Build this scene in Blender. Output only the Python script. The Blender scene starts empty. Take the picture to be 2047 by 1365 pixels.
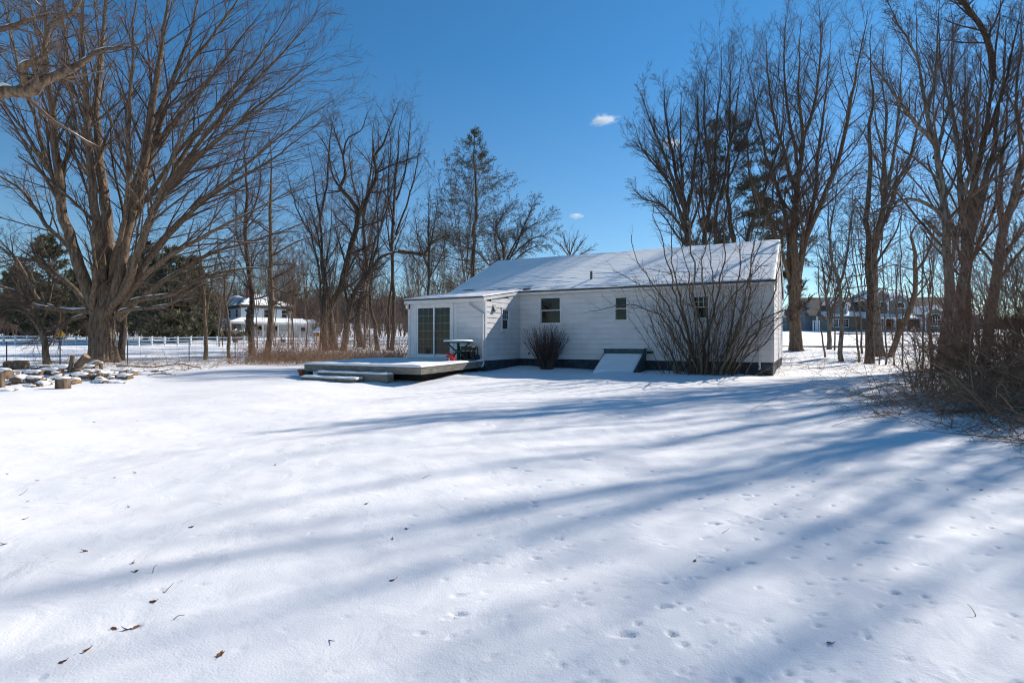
import bpy, math, random
import numpy as np
from mathutils import Vector

# ------------------------------------------------------------------ camera, sky, sun, exposure
SC = bpy.context.scene
COL = SC.collection
F = 1110.0                      # focal length in photo pixels (photo is 2047 px wide)
CAMZ = 1.3
cam = bpy.data.cameras.new("camera")
cam.sensor_width = 36.0
cam.lens = 36.0 * F / 2047.0
cam.clip_start = 0.05
cam.clip_end = 6000.0
camo = bpy.data.objects.new("camera", cam)
camo.location = (0, 0, CAMZ)
camo.rotation_euler = (math.radians(90), 0, 0)
COL.objects.link(camo)
SC.camera = camo

SUN_AZ = math.radians(54.8)     # from +Y towards +X
SUN_EL = math.radians(33.6)
sdir = Vector((math.sin(SUN_AZ) * math.cos(SUN_EL), math.cos(SUN_AZ) * math.cos(SUN_EL), math.sin(SUN_EL)))
world = bpy.data.worlds.new("World")
SC.world = world
world.use_nodes = True
wn = world.node_tree
wn.nodes.clear()
sky = wn.nodes.new("ShaderNodeTexSky")
sky.sky_type = 'NISHITA'
sky.sun_disc = False
sky.sun_elevation = SUN_EL
sky.sun_rotation = SUN_AZ
sky.altitude = 50
sky.air_density = 1.0
sky.dust_density = 0.05
sky.ozone_density = 3.5
hsv = wn.nodes.new("ShaderNodeHueSaturation")
hsv.inputs['Saturation'].default_value = 1.0
tint = wn.nodes.new("ShaderNodeMix")
tint.data_type = 'RGBA'; tint.blend_type = 'MULTIPLY'
tint.inputs['Factor'].default_value = 1.0
wtc = wn.nodes.new("ShaderNodeTexCoord"); wsx = wn.nodes.new("ShaderNodeSeparateXYZ"); wrp = wn.nodes.new("ShaderNodeValToRGB")
wrp.color_ramp.elements[0].position = 0.0; wrp.color_ramp.elements[0].color = (0.84, 0.92, 0.94, 1)     # paler towards the horizon
wrp.color_ramp.elements[1].position = 0.45; wrp.color_ramp.elements[1].color = (0.37, 0.835, 1.03, 1)   # clear winter blue overhead
wn.links.new(wtc.outputs['Generated'], wsx.inputs[0]); wn.links.new(wsx.outputs['Z'], wrp.inputs[0]); wn.links.new(wrp.outputs[0], tint.inputs[7])
bg = wn.nodes.new("ShaderNodeBackground")
bg.inputs['Strength'].default_value = 0.105
wo = wn.nodes.new("ShaderNodeOutputWorld")
wn.links.new(sky.outputs[0], hsv.inputs['Color'])
wn.links.new(hsv.outputs[0], tint.inputs[6])
wn.links.new(tint.outputs[2], bg.inputs[0])
wn.links.new(bg.outputs[0], wo.inputs[0])

sun = bpy.data.lights.new("sun", 'SUN')
sun.energy = 4.95
sun.angle = math.radians(0.53)
sun.color = (1.0, 0.945, 0.865)
suno = bpy.data.objects.new("sun", sun)
suno.rotation_euler = sdir.to_track_quat('Z', 'Y').to_euler()
suno.location = (40, 30, 40)
COL.objects.link(suno)

SC.view_settings.view_transform = 'Standard'
SC.view_settings.look = 'None'
SC.view_settings.exposure = 0.25
SC.view_settings.gamma = 1.0
SC.render.film_transparent = False
SC.cycles.filter_width = 1.1
SC.cycles.max_bounces = 6
SC.cycles.diffuse_bounces = 3
SC.cycles.transparent_max_bounces = 4
SC.cycles.volume_bounces = 2

rnd = random.Random(7)
NR = np.random.default_rng(7)

# ------------------------------------------------------------------ materials
def mat(name, c1, c2=None, scale=4.0, stretch=(1, 1, 1), rough=0.8, bump=0.0, bscale=None, spec=0.3, metal=0.0, detail=5.0, ramp=(0.35, 0.65)):
    m = bpy.data.materials.new(name)
    m.use_nodes = True
    nt = m.node_tree
    p = nt.nodes['Principled BSDF']
    p.inputs['Roughness'].default_value = rough
    p.inputs['Specular IOR Level'].default_value = spec
    p.inputs['Metallic'].default_value = metal
    p.inputs['Base Color'].default_value = (*c1, 1)
    if c2 is not None or bump:
        tc = nt.nodes.new('ShaderNodeTexCoord')
        mp = nt.nodes.new('ShaderNodeMapping')
        mp.inputs['Scale'].default_value = stretch
        nt.links.new(tc.outputs['Object'], mp.inputs[0])
    if c2 is not None:
        n = nt.nodes.new('ShaderNodeTexNoise')
        n.inputs['Scale'].default_value = scale
        n.inputs['Detail'].default_value = detail
        nt.links.new(mp.outputs[0], n.inputs['Vector'])
        r = nt.nodes.new('ShaderNodeValToRGB')
        r.color_ramp.elements[0].position = ramp[0]
        r.color_ramp.elements[1].position = ramp[1]
        r.color_ramp.elements[0].color = (*c1, 1)
        r.color_ramp.elements[1].color = (*c2, 1)
        nt.links.new(n.outputs['Fac'], r.inputs[0])
        nt.links.new(r.outputs[0], p.inputs['Base Color'])
    if bump:
        n2 = nt.nodes.new('ShaderNodeTexNoise')
        n2.inputs['Scale'].default_value = bscale or scale
        n2.inputs['Detail'].default_value = detail
        nt.links.new(mp.outputs[0], n2.inputs['Vector'])
        b = nt.nodes.new('ShaderNodeBump')
        b.inputs['Strength'].default_value = 1.0
        b.inputs['Distance'].default_value = bump
        nt.links.new(n2.outputs['Fac'], b.inputs['Height'])
        nt.links.new(b.outputs[0], p.inputs['Normal'])
    return m

M = {}
M['snow'] = mat('snow', (0.885, 0.848, 0.830), (0.915, 0.884, 0.866), 1.3, rough=0.65, bump=0.0024, bscale=95, spec=0.25, detail=8)
def crust(m, scale, dist):      # a second, coarser bump: wind crust
    nt = m.node_tree; b1 = [n for n in nt.nodes if n.type == 'BUMP'][0]; mp = [n for n in nt.nodes if n.type == 'MAPPING'][0]
    n = nt.nodes.new('ShaderNodeTexNoise'); n.inputs['Scale'].default_value = scale; n.inputs['Detail'].default_value = 4; n.inputs['Distortion'].default_value = .6
    b = nt.nodes.new('ShaderNodeBump'); b.inputs['Distance'].default_value = dist; b.inputs['Strength'].default_value = 1
    nt.links.new(mp.outputs[0], n.inputs['Vector']); nt.links.new(n.outputs['Fac'], b.inputs['Height']); nt.links.new(b1.outputs[0], b.inputs['Normal']); nt.links.new(b.outputs[0], nt.nodes['Principled BSDF'].inputs['Normal'])
crust(M['snow'], 3.2, 0.016)
M['roofsnow'] = mat('roof_snow', (0.91, 0.885, 0.865), (0.94, 0.92, 0.90), 2.0, stretch=(1, 3, 1), rough=0.7, bump=0.012, bscale=14, spec=0.2)
M['bark'] = mat('bark', (0.07, 0.049, 0.035), (0.27, 0.195, 0.135), 6, stretch=(2.4, 2.4, 0.42), rough=0.95, bump=0.035, bscale=5, spec=0.1, detail=8, ramp=(0.3, 0.72))
M['barkdark'] = mat('bark_dark', (0.045, 0.034, 0.027), (0.15, 0.115, 0.088), 7, stretch=(2.4, 2.4, 0.5), rough=0.95, bump=0.03, bscale=6, spec=0.1, detail=7)
M['barkgrey'] = mat('bark_grey', (0.09, 0.074, 0.059), (0.24, 0.205, 0.17), 6, stretch=(2, 2, 0.5), rough=0.95, bump=0.02, bscale=7, spec=0.1, detail=7)
M['twig'] = mat('twig_brown', (0.085, 0.058, 0.044), (0.17, 0.12, 0.09), 1.5, rough=0.85, spec=0.15)
M['twigdark'] = mat('twig_dark', (0.06, 0.046, 0.038), (0.13, 0.10, 0.083), 1.5, rough=0.85, spec=0.15)
M['twigred'] = mat('twig_red_brown', (0.105, 0.066, 0.046), (0.17, 0.115, 0.08), 1.5, rough=0.85, spec=0.15)
M['shrubtwig'] = mat('shrub_twig', (0.10, 0.060, 0.052), (0.19, 0.12, 0.10), 1.5, rough=0.85, spec=0.15)
M['bramble'] = mat('bramble', (0.19, 0.10, 0.062), (0.43, 0.265, 0.165), 2.0, rough=0.85, spec=0.15)
M['vine'] = mat('vine_brown', (0.19, 0.09, 0.056), (0.40, 0.215, 0.13), 2.0, rough=0.85, spec=0.15)
M['straw'] = mat('straw', (0.33, 0.23, 0.12), (0.45, 0.34, 0.20), 3.0, rough=0.8, spec=0.15)
M['needle'] = mat('needle', (0.05, 0.062, 0.034), (0.125, 0.13, 0.068), 0.9, rough=0.8, spec=0.2)
M['needlegrey'] = mat('needle_grey', (0.08, 0.080, 0.052), (0.175, 0.16, 0.10), 0.9, rough=0.8, spec=0.2)
M['wood_far'] = mat('wood_far', (0.085, 0.064, 0.053), (0.17, 0.13, 0.108), 0.08, rough=0.95, spec=0.05)
M['white'] = mat('white_siding', (0.645, 0.61, 0.59), (0.745, 0.71, 0.69), 1.1, stretch=(1, 1, 2.2), rough=0.75, bump=0.003, bscale=60, spec=0.2)
M['trim'] = mat('white_trim', (0.62, 0.60, 0.585), (0.72, 0.70, 0.685), 3, rough=0.6, spec=0.3)
M['vinyl'] = mat('white_vinyl', (0.70, 0.69, 0.68), (0.76, 0.75, 0.74), 3, rough=0.4, spec=0.4)
M['found'] = mat('foundation_paint', (0.035, 0.042, 0.055), (0.065, 0.073, 0.085), 5, rough=0.85, bump=0.01, bscale=9, spec=0.2)
M['shingle'] = mat('shingle', (0.035, 0.034, 0.036), (0.085, 0.08, 0.078), 9, rough=0.95, bump=0.01, bscale=30, spec=0.1)
M['drip'] = mat('drip_edge', (0.05, 0.04, 0.035), (0.11, 0.085, 0.065), 5, rough=0.7, spec=0.3)
M['glass'] = mat('window_glass', (0.010, 0.011, 0.012), None, rough=0.03, spec=0.30, bump=0.004, bscale=1.7)
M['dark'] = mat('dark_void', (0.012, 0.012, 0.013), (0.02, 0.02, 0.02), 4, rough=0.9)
M['deckwood'] = mat('deck_wood', (0.13, 0.12, 0.105), (0.27, 0.245, 0.205), 5, stretch=(0.6, 0.6, 5), rough=0.9, bump=0.004, bscale=9, spec=0.15)
M['brick'] = mat('brick', (0.22, 0.075, 0.045), (0.32, 0.13, 0.085), 9, rough=0.9, bump=0.01, bscale=20)
M['hatch'] = mat('hatch_paint', (0.035, 0.062, 0.075), (0.055, 0.085, 0.098), 5, rough=0.6, spec=0.35)
M['vent'] = mat('vent_metal', (0.06, 0.085, 0.085), (0.10, 0.125, 0.12), 8, rough=0.6, spec=0.4)
M['green'] = mat('green_plastic', (0.008, 0.045, 0.038), (0.014, 0.065, 0.052), 6, rough=0.4, spec=0.5)
M['red'] = mat('red_plastic', (0.50, 0.008, 0.015), (0.60, 0.016, 0.022), 5, rough=0.38, spec=0.5)
M['black'] = mat('black_metal', (0.012, 0.012, 0.013), (0.03, 0.028, 0.027), 9, rough=0.55, spec=0.4)
M['brownmetal'] = mat('brown_metal', (0.05, 0.03, 0.022), (0.085, 0.05, 0.035), 9, rough=0.5, spec=0.4)
M['label'] = mat('paper_label', (0.75, 0.75, 0.75), (0.8, 0.8, 0.8), 6, rough=0.5)
M['labelblue'] = mat('label_blue', (0.03, 0.05, 0.16), None, rough=0.5)
M['terracotta'] = mat('terracotta', (0.33, 0.075, 0.045), (0.40, 0.11, 0.065), 12, rough=0.85)
M['greenpot'] = mat('green_pot', (0.02, 0.075, 0.055), (0.04, 0.11, 0.08), 10, rough=0.6)
M['logend'] = mat('log_end', (0.24, 0.145, 0.080), (0.46, 0.29, 0.155), 14, rough=0.9, bump=0.004, bscale=40)
M['logweather'] = mat('log_weathered', (0.13, 0.085, 0.055), (0.25, 0.17, 0.11), 14, rough=0.9, bump=0.004, bscale=40)
M['steel'] = mat('post_steel', (0.045, 0.042, 0.04), (0.08, 0.07, 0.06), 8, rough=0.6, spec=0.4)
M['wire'] = mat('fence_wire', (0.16, 0.16, 0.16), None, rough=0.5, spec=0.4, metal=0.6)
M['fencewhite'] = mat('fence_white', (0.72, 0.73, 0.74), (0.80, 0.80, 0.80), 1, rough=0.6)
M['yellow'] = mat('sign_yellow', (0.85, 0.36, 0.02), (0.90, 0.42, 0.03), 3, rough=0.45)
M['leaf'] = mat('dry_leaf', (0.12, 0.048, 0.020), (0.26, 0.12, 0.05), 30, rough=0.7, spec=0.25)
M['road'] = mat('asphalt', (0.17, 0.165, 0.155), (0.26, 0.25, 0.23), 0.6, stretch=(0.3, 2.5, 1), rough=0.95)
M['sidingblue'] = mat('farm_siding', (0.58, 0.65, 0.68), (0.65, 0.71, 0.73), 1.5, stretch=(1, 1, 4), rough=0.7)
M['sidinggrey'] = mat('green_grey_siding', (0.15, 0.195, 0.195), (0.185, 0.23, 0.23), 1.5, stretch=(1, 1, 4), rough=0.75)
M['stone'] = mat('tan_stone', (0.17, 0.145, 0.12), (0.28, 0.24, 0.2), 3.5, rough=0.9, bump=0.02)
M['roofbrown'] = mat('roof_brown', (0.105, 0.088, 0.075), (0.165, 0.14, 0.12), 2.2, stretch=(1, 1, 3), rough=0.95)
M['shedgrey'] = mat('shed_grey', (0.22, 0.24, 0.27), (0.28, 0.3, 0.33), 2, rough=0.8)
M['orangewood'] = mat('orange_wood', (0.45, 0.20, 0.07), (0.55, 0.27, 0.1), 4, rough=0.8)
M['rust'] = mat('red_board', (0.24, 0.06, 0.045), (0.30, 0.09, 0.07), 4, rough=0.8)

# ------------------------------------------------------------------ mesh helpers
def link(o, parent=None):
    COL.objects.link(o)
    if parent is not None:
        o.parent = parent
    return o

def tag(o, label=None, cat=None, group=None, kind=None):
    if label: o['label'] = label
    if cat: o['category'] = cat
    if group: o['group'] = group
    if kind: o['kind'] = kind
    return o

def empty(name, loc, rz=0.0, label=None, cat=None, group=None):
    o = bpy.data.objects.new(name, None)
    o.empty_display_size = 0.2
    o.location = loc
    o.rotation_euler = (0, 0, rz)
    link(o)
    return tag(o, label, cat, group)

def mesh_np(name, V, Q, material, parent=None, smooth=True, loc=None):
    """V (n,3), Q (m,4) or (m,3) index arrays -> one mesh object"""
    me = bpy.data.meshes.new(name)
    V = np.ascontiguousarray(V, dtype=np.float32)
    Q = np.ascontiguousarray(Q, dtype=np.int32)
    k = Q.shape[1]
    me.vertices.add(len(V)); me.vertices.foreach_set('co', V.ravel())
    me.loops.add(Q.size); me.loops.foreach_set('vertex_index', Q.ravel())
    me.polygons.add(len(Q))
    me.polygons.foreach_set('loop_start', np.arange(0, Q.size, k, dtype=np.int32))
    me.polygons.foreach_set('use_smooth', np.full(len(Q), smooth, dtype=bool))
    me.update(calc_edges=True)
    me.materials.append(material)
    o = bpy.data.objects.new(name, me)
    if loc is not None: o.location = loc
    return link(o, parent)

class MB:
    def __init__(s):
        s.v = []; s.f = []
    def add(s, vs, fs):
        b = len(s.v)
        s.v += [tuple(x) for x in vs]
        s.f += [tuple(b + i for i in f) for f in fs]
        return s
    def quad(s, a, b, c, d): return s.add([a, b, c, d], [(0, 1, 2, 3)])
    def box(s, x0, x1, y0, y1, z0, z1):
        if x0 > x1: x0, x1 = x1, x0
        if y0 > y1: y0, y1 = y1, y0
        if z0 > z1: z0, z1 = z1, z0
        vs = [(x0, y0, z0), (x1, y0, z0), (x1, y1, z0), (x0, y1, z0), (x0, y0, z1), (x1, y0, z1), (x1, y1, z1), (x0, y1, z1)]
        return s.add(vs, [(0, 3, 2, 1), (4, 5, 6, 7), (0, 1, 5, 4), (1, 2, 6, 5), (2, 3, 7, 6), (3, 0, 4, 7)])
    def prism(s, poly, axis, a0, a1):
        """poly: 2-D points of the two other axes in order; extruded along axis 0/1/2"""
        n = len(poly)
        def pt(p, a):
            q = list(p); q.insert(axis, a); return tuple(q)
        vs = [pt(p, a0) for p in poly] + [pt(p, a1) for p in poly]
        fs = [tuple(range(n))[::-1], tuple(range(n, 2 * n))]
        fs += [(i, (i + 1) % n, n + (i + 1) % n, n + i) for i in range(n)]
        return s.add(vs, fs)
    def bar(s, p, q, r, sides=8, r2=None):
        p = Vector(p); q = Vector(q); t = (q - p).normalized()
        u = t.cross(Vector((0, 0, 1)) if abs(t.z) < 0.9 else Vector((1, 0, 0))).normalized(); w = t.cross(u)
        r2 = r if r2 is None else r2
        vs = []
        for c, rr in ((p, r), (q, r2)):
            for i in range(sides):
                a = 2 * math.pi * i / sides
                vs.append(tuple(c + (u * math.cos(a) + w * math.sin(a)) * rr))
        fs = [(i, (i + 1) % sides, sides + (i + 1) % sides, sides + i) for i in range(sides)]
        fs += [tuple(range(sides))[::-1], tuple(range(sides, 2 * sides))]
        return s.add(vs, fs)
    def lathe(s, prof, c=(0, 0, 0), sides=20):
        n = len(prof); vs = []
        for (r, z) in prof:
            for i in range(sides):
                a = 2 * math.pi * i / sides
                vs.append((c[0] + r * math.cos(a), c[1] + r * math.sin(a), c[2] + z))
        fs = []
        for k in range(n - 1):
            for i in range(sides):
                j = (i + 1) % sides
                fs.append((k * sides + i, k * sides + j, (k + 1) * sides + j, (k + 1) * sides + i))
        fs.append(tuple(range(sides))[::-1]); fs.append(tuple(range((n - 1) * sides, n * sides)))
        return s.add(vs, fs)
    def build(s, name, material, parent=None, smooth=False, loc=None, bevel=0.0):
        me = bpy.data.meshes.new(name)
        me.from_pydata(s.v, [], s.f)
        me.materials.append(material)
        if smooth:
            me.polygons.foreach_set('use_smooth', [True] * len(me.polygons))
        me.update()
        o = bpy.data.objects.new(name, me)
        if loc is not None: o.location = loc
        link(o, parent)
        if bevel:
            md = o.modifiers.new('edge', 'BEVEL'); md.width = bevel; md.segments = 2; md.limit_method = 'ANGLE'
        return o

def kids(o):
    return [c for c in bpy.data.objects if c.parent == o]

def copy_tree(o, parent=None):
    c = o.copy(); COL.objects.link(c)
    if parent is not None: c.parent = parent
    for ch in kids(o): copy_tree(ch, c)
    return c

# ------------------------------------------------------------------ terrain
def sstep(a, b, x):
    t = np.clip((np.asarray(x, float) - a) / (b - a), 0, 1)
    return t * t * (3 - 2 * t)

LY = [-40, 0, 10, 15, 18, 24, 29, 36, 50, 80, 97, 140, 200, 320, 600]
LZ = [0, 0, -0.02, -0.04, 0.0, 0.10, 0.22, 0.40, 0.55, 0.72, 2.0, 3.0, 6.0, 14.0, 16.0]
RY = [-40, 0, 15, 20, 29, 37, 45, 50, 55, 60, 70, 95, 130, 200, 320, 600]
RZ = [0, 0, 0.08, 0.14, 0.18, 0.36, 0.60, 0.74, 0.83, 1.0, 1.65, 3.1, 3.6, 5.0, 9.0, 9.0]
_g = np.random.default_rng(3)
WAVES = []
for lam, amp, n in ((7.0, 0.022, 7), (2.6, 0.012, 9), (0.95, 0.0042, 12), (0.4, 0.0016, 14)):
    for _ in range(n):
        th = _g.uniform(0, 2 * math.pi); l = lam * _g.uniform(0.65, 1.5)
        WAVES.append((2 * math.pi / l * math.cos(th), 2 * math.pi / l * math.sin(th), _g.uniform(0, 6.28), amp / math.sqrt(n) * 1.6, lam))
MOUNDS = [(3.75, 19.85, .85, .13), (0.4, 23.3, 2.6, 0.16), (-2.5, 20.3, 1.5, 0.10), (6.2, 18.4, 1.8, 0.06), (12.5, 16.2, 2.2, 0.08),
          (-15.3, 18.6, .9, 0.34), (-13.9, 17.8, 0.7, 0.34), (-12.9, 17.6, 0.7, 0.26), (-14.6, 16.8, .7, .26), (-16.0, 17.0, .8, .26), (-12.0, 17.9, .7, .16), (-13.4, 18.8, .6, .22), (-14.5, 19.4, .7, .25),
          (-4.8, 17.6, 1.6, -.07), (-3.2, 16.9, 1.4, -.04)]
def gz(x, y, fine=True):
    x = np.asarray(x, float); y = np.asarray(y, float)
    w = sstep(-4, 7, x - 0.10 * np.maximum(y - 25, 0))
    z = (1 - w) * np.interp(y, LY, LZ) + w * np.interp(y, RY, RZ)
    near = 1 - sstep(60, 110, y)
    for (mx, my, ms, mh) in MOUNDS:
        z = z + mh * np.exp(-((x - mx) ** 2 + (y - my) ** 2) / (ms * ms))
    if fine:
        for (kx, ky, ph, a, lam) in WAVES:
            lim = 1.0 if lam > 2 else near * (1 - sstep(12, 30, np.hypot(x, y)))
            z = z + a * np.sin(kx * x + ky * y + ph) * lim
    return z
def G(x, y): return float(gz(x, y))

def at(px, py, Y):
    return np.array([(px - 1023.5) / F * Y, Y, CAMZ - (py - 682.5) / F * Y])
def hit(px, py, lo=2.0, hi=400.0):
    u = (px - 1023.5) / F; k = (py - 682.5) / F
    Y = np.geomspace(lo, hi, 6000)
    d = (CAMZ - k * Y) - gz(u * Y, Y)
    i = int(np.argmax(d < 0)) if (d < 0).any() else len(Y) - 1
    y = float(Y[i])
    return np.array([u * y, y, G(u * y, y)])

def axis(a, b, step, lo, hi, grow=1.09):
    mid = list(np.arange(a, b, step)); left = []; s = step; x = a
    while x > lo:
        s = min(s * grow, 6.0); x -= s; left.append(x)
    right = []; s = step; x = mid[-1]
    while x < hi:
        s = min(s * grow, 6.0); x += s; right.append(x)
    return np.array(left[::-1] + mid + right)
gx = axis(-2.7, 4.4, 0.014, -330, 330, 1.03)
gy = axis(2.0, 6.6, 0.0145, -30, 520, 1.022)
X, Y = np.meshgrid(gx, gy)
Z = gz(X, Y)
# paw prints, drip holes and dents pressed in the snow
dr = np.random.default_rng(11)
dents = []
def dent(x, y, a, b, dep, th): dents.append((x, y, a, b, dep, th))
for _ in range(760):
    yy = 2.1 + 9.5 * dr.random() ** 1.5
    xx = yy * dr.uniform(-0.12, 0.93)
    s = dr.choice([0.011, 0.015, 0.021, 0.030], p=[0.5, 0.34, 0.13, 0.03]) * dr.uniform(0.8, 1.15)
    dent(xx, yy, s * dr.uniform(1.2, 2.6), s * .85, s * dr.uniform(0.4, 0.75), dr.uniform(-0.5, 0.5))
for _ in range(110):
    yy = 2.1 + 9.5 * dr.random() ** 1.3
    xx = yy * dr.uniform(-0.9, -0.05)
    s = dr.uniform(0.008, 0.019)
    dent(xx, yy, s * dr.uniform(1.1, 2.6), s, s * dr.uniform(0.3, 0.55), dr.uniform(-0.6, 0.6))
def track(x, y, dx, dy, n, s):
    for i in range(n):
        sd = 0.055 if i % 2 else -0.055
        L = math.hypot(dx, dy); px, py = -dy / L, dx / L
        dent(x + dx * i + px * sd + dr.normal(0, 0.02), y + dy * i + py * sd + dr.normal(0, 0.02), s * 1.35, s, s * 0.75, math.atan2(dy, dx) + dr.normal(0, 0.2))
track(0.45, 2.3, 0.19, 0.24, 22, 0.017)
track(1.5, 2.2, 0.12, 0.27, 20, 0.016)
track(2.3, 2.6, -0.10, 0.26, 18, 0.015)
track(2.9, 3.4, 0.16, 0.2, 14, 0.016)
for (x, y, a, b, dep, th) in dents:
    r = 2.0 * max(a, b)
    i0, i1 = np.searchsorted(gx, (x - r, x + r)); j0, j1 = np.searchsorted(gy, (y - r, y + r))
    if i1 <= i0 or j1 <= j0: continue
    xs = X[j0:j1, i0:i1] - x; ys = Y[j0:j1, i0:i1] - y
    c, s = math.cos(th), math.sin(th)
    q = np.sqrt(((c * xs + s * ys) / a) ** 2 + ((-s * xs + c * ys) / b) ** 2)
    Z[j0:j1, i0:i1] -= dep * (1 - sstep(0.55, 1.05, q)) * (1 + .25 * np.sin(xs / a * 3 + th * 9))
ny, nx = X.shape
idx = np.arange(nx * ny).reshape(ny, nx)
Q = np.stack([idx[:-1, :-1], idx[:-1, 1:], idx[1:, 1:], idx[1:, :-1]], -1).reshape(-1, 4)
ground = mesh_np('snow_ground', np.stack([X, Y, Z], -1).reshape(-1, 3), Q, M['snow'])
tag(ground, kind='structure')

def strip(name, pts, halfw, material, lift):
    pts = np.array(pts, float); n = len(pts)
    t = np.gradient(pts, axis=0); t /= np.linalg.norm(t, axis=1)[:, None]
    nrm = np.stack([-t[:, 1], t[:, 0]], 1)
    V = []
    for k in (-1.0, -0.5, 0, 0.5, 1.0):
        p = pts + nrm * halfw * k
        V.append(np.stack([p[:, 0], p[:, 1], gz(p[:, 0], p[:, 1], False) + lift], 1))
    V = np.stack(V, 1).reshape(-1, 3); id2 = np.arange(n * 5).reshape(n, 5)
    Qs = np.stack([id2[:-1, :-1], id2[1:, :-1], id2[1:, 1:], id2[:-1, 1:]], -1).reshape(-1, 4)
    return tag(mesh_np(name, V, Qs, material), kind='structure')
strip('road', [(x, 52.6 + 0.0006 * (x - 30) ** 2 * 0.2) for x in np.linspace(14, 160, 150)], 1.75, M['road'], 0.07)
strip('driveway', [(52 + 10 * math.sin(k * 1.0) * 0.2 + 22 * k - 3, 84 - 16 * k ** 1.5) for k in np.linspace(0, 1, 50)], 1.6, M['road'], 0.1)

# ------------------------------------------------------------------ branch growing (numpy)
def unit(v): return v / np.maximum(np.linalg.norm(v, axis=-1, keepdims=True), 1e-9)

def tubes(P, R, sides):
    """P (N,n,3), R (N,n) -> verts, quads"""
    N, n, _ = P.shape
    T = unit(np.gradient(P, axis=1))
    ref = np.zeros((N, 1, 3)); mt = np.abs(T.mean(1))
    ref[np.arange(N), 0, mt.argmin(1)] = 1.0
    U = unit(np.cross(T, ref)); W = np.cross(T, U)
    a = np.arange(sides) * 2 * math.pi / sides
    V = P[:, :, None, :] + R[:, :, None, None] * (np.cos(a)[None, None, :, None] * U[:, :, None, :] + np.sin(a)[None, None, :, None] * W[:, :, None, :])
    id3 = np.arange(N * n * sides).reshape(N, n, sides)
    nx3 = np.roll(id3, -1, axis=2)
    Qs = np.stack([id3[:, :-1], nx3[:, :-1], nx3[:, 1:], id3[:, 1:]], -1).reshape(-1, 4)
    return V.reshape(-1, 3), Qs

def merge(parts):
    Vs, Qs, b = [], [], 0
    for V, Qq in parts:
        Vs.append(V); Qs.append(Qq + b); b += len(V)
    return np.concatenate(Vs), np.concatenate(Qs)

def resample(pts, rad, n, rng=None, wob=0.0):
    """Catmull-Rom through pts, n samples evenly along length"""
    pts = np.array(pts, float); k = len(pts)
    if len(rad) == 2 and k > 2:
        tt = np.linspace(0, 1, k); rad = rad[1] + (rad[0] - rad[1]) * (1 - tt) ** 1.22
    rad = np.interp(np.linspace(0, 1, k), np.linspace(0, 1, len(rad)), rad) if len(rad) != k else np.array(rad, float)
    ext = np.vstack([2 * pts[0] - pts[1], pts, 2 * pts[-1] - pts[-2]])
    out, ro = [], []
    m = max(6, 40 // max(1, k - 1))
    for i in range(k - 1):
        p0, p1, p2, p3 = ext[i:i + 4]
        for t in np.linspace(0, 1, m, endpoint=(i == k - 2)):
            out.append(0.5 * ((2 * p1) + (-p0 + p2) * t + (2 * p0 - 5 * p1 + 4 * p2 - p3) * t * t + (-p0 + 3 * p1 - 3 * p2 + p3) * t ** 3))
            ro.append(rad[i] * (1 - t) + rad[i + 1] * t)
    out = np.array(out); ro = np.array(ro)
    s = np.r_[0, np.cumsum(np.linalg.norm(np.diff(out, axis=0), axis=1))]
    q = np.linspace(0, s[-1], n)
    P = np.stack([np.interp(q, s, out[:, j]) for j in range(3)], 1); R = np.interp(q, s, ro)
    if rng is not None and wob:
        w = np.cumsum(rng.normal(0, 1, (n, 3)), axis=0)
        w -= np.linspace(0, 1, n)[:, None] * w[-1]; w[:, 2] *= 0.3
        P = P + w * wob * s[-1] / n
    return P, R

def spawn(P, R, m, t0, t1, ang, lenf, n, rng, trop=0.0, wob=0.12, rr=0.6, rmin=0.004, fall=0.55, lmax=99, angsd=10, flat=0.0, tip=0.35, lmin=0.0, out=None):
    N, k, _ = P.shape
    seg = np.linalg.norm(np.diff(P, axis=1), axis=2).sum(1)
    j = np.arange(m)[None, :]
    t = t0 + (t1 - t0) * (j + rng.random((N, m))) / m
    f = t * (k - 1); i = np.minimum(f.astype(int), k - 2); fr = (f - i)[..., None]
    ar = np.arange(N)[:, None]
    A = P[ar, i]; B = P[ar, i + 1]
    pos = A * (1 - fr) + B * fr
    tan = unit(B - A)
    r = R[ar, i] * (1 - fr[..., 0]) + R[ar, i + 1] * fr[..., 0]
    ref = np.zeros(tan.shape); ref[..., 2] = 1.0
    ref[np.abs(tan[..., 2]) > 0.95] = (1, 0, 0)
    U = unit(np.cross(tan, ref)); W = np.cross(U, tan)
    az = j * 2.399 + rng.uniform(0, 6.28, (N, 1)) + rng.normal(0, 0.5, (N, m))
    a = np.radians(ang + rng.normal(0, angsd, (N, m)))
    sw = np.sin(az) * (1 - flat)
    d = np.cos(a)[..., None] * tan + np.sin(a)[..., None] * (np.cos(az)[..., None] * U + sw[..., None] * W)
    d = unit(d)
    L = np.clip(lenf * seg[:, None] * (1 - fall * t) * rng.uniform(0.55, 1.25, (N, m)), lmin, lmax)
    pos = pos.reshape(-1, 3); d = d.reshape(-1, 3); L = L.ravel(); r = np.maximum(r.ravel() * rr, rmin)
    C = len(pos)
    P2 = np.empty((C, n, 3)); P2[:, 0] = pos
    st = (L / (n - 1))[:, None]
    up = np.array([0, 0, 1.0])
    for s_ in range(1, n):
        d = unit(d + rng.normal(0, wob, (C, 3)) + trop * up)
        P2[:, s_] = P2[:, s_ - 1] + d * st
    R2 = r[:, None] * np.linspace(1, tip, n)[None, :]
    R2 = np.maximum(R2, rmin * 0.6)
    return P2, R2

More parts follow.
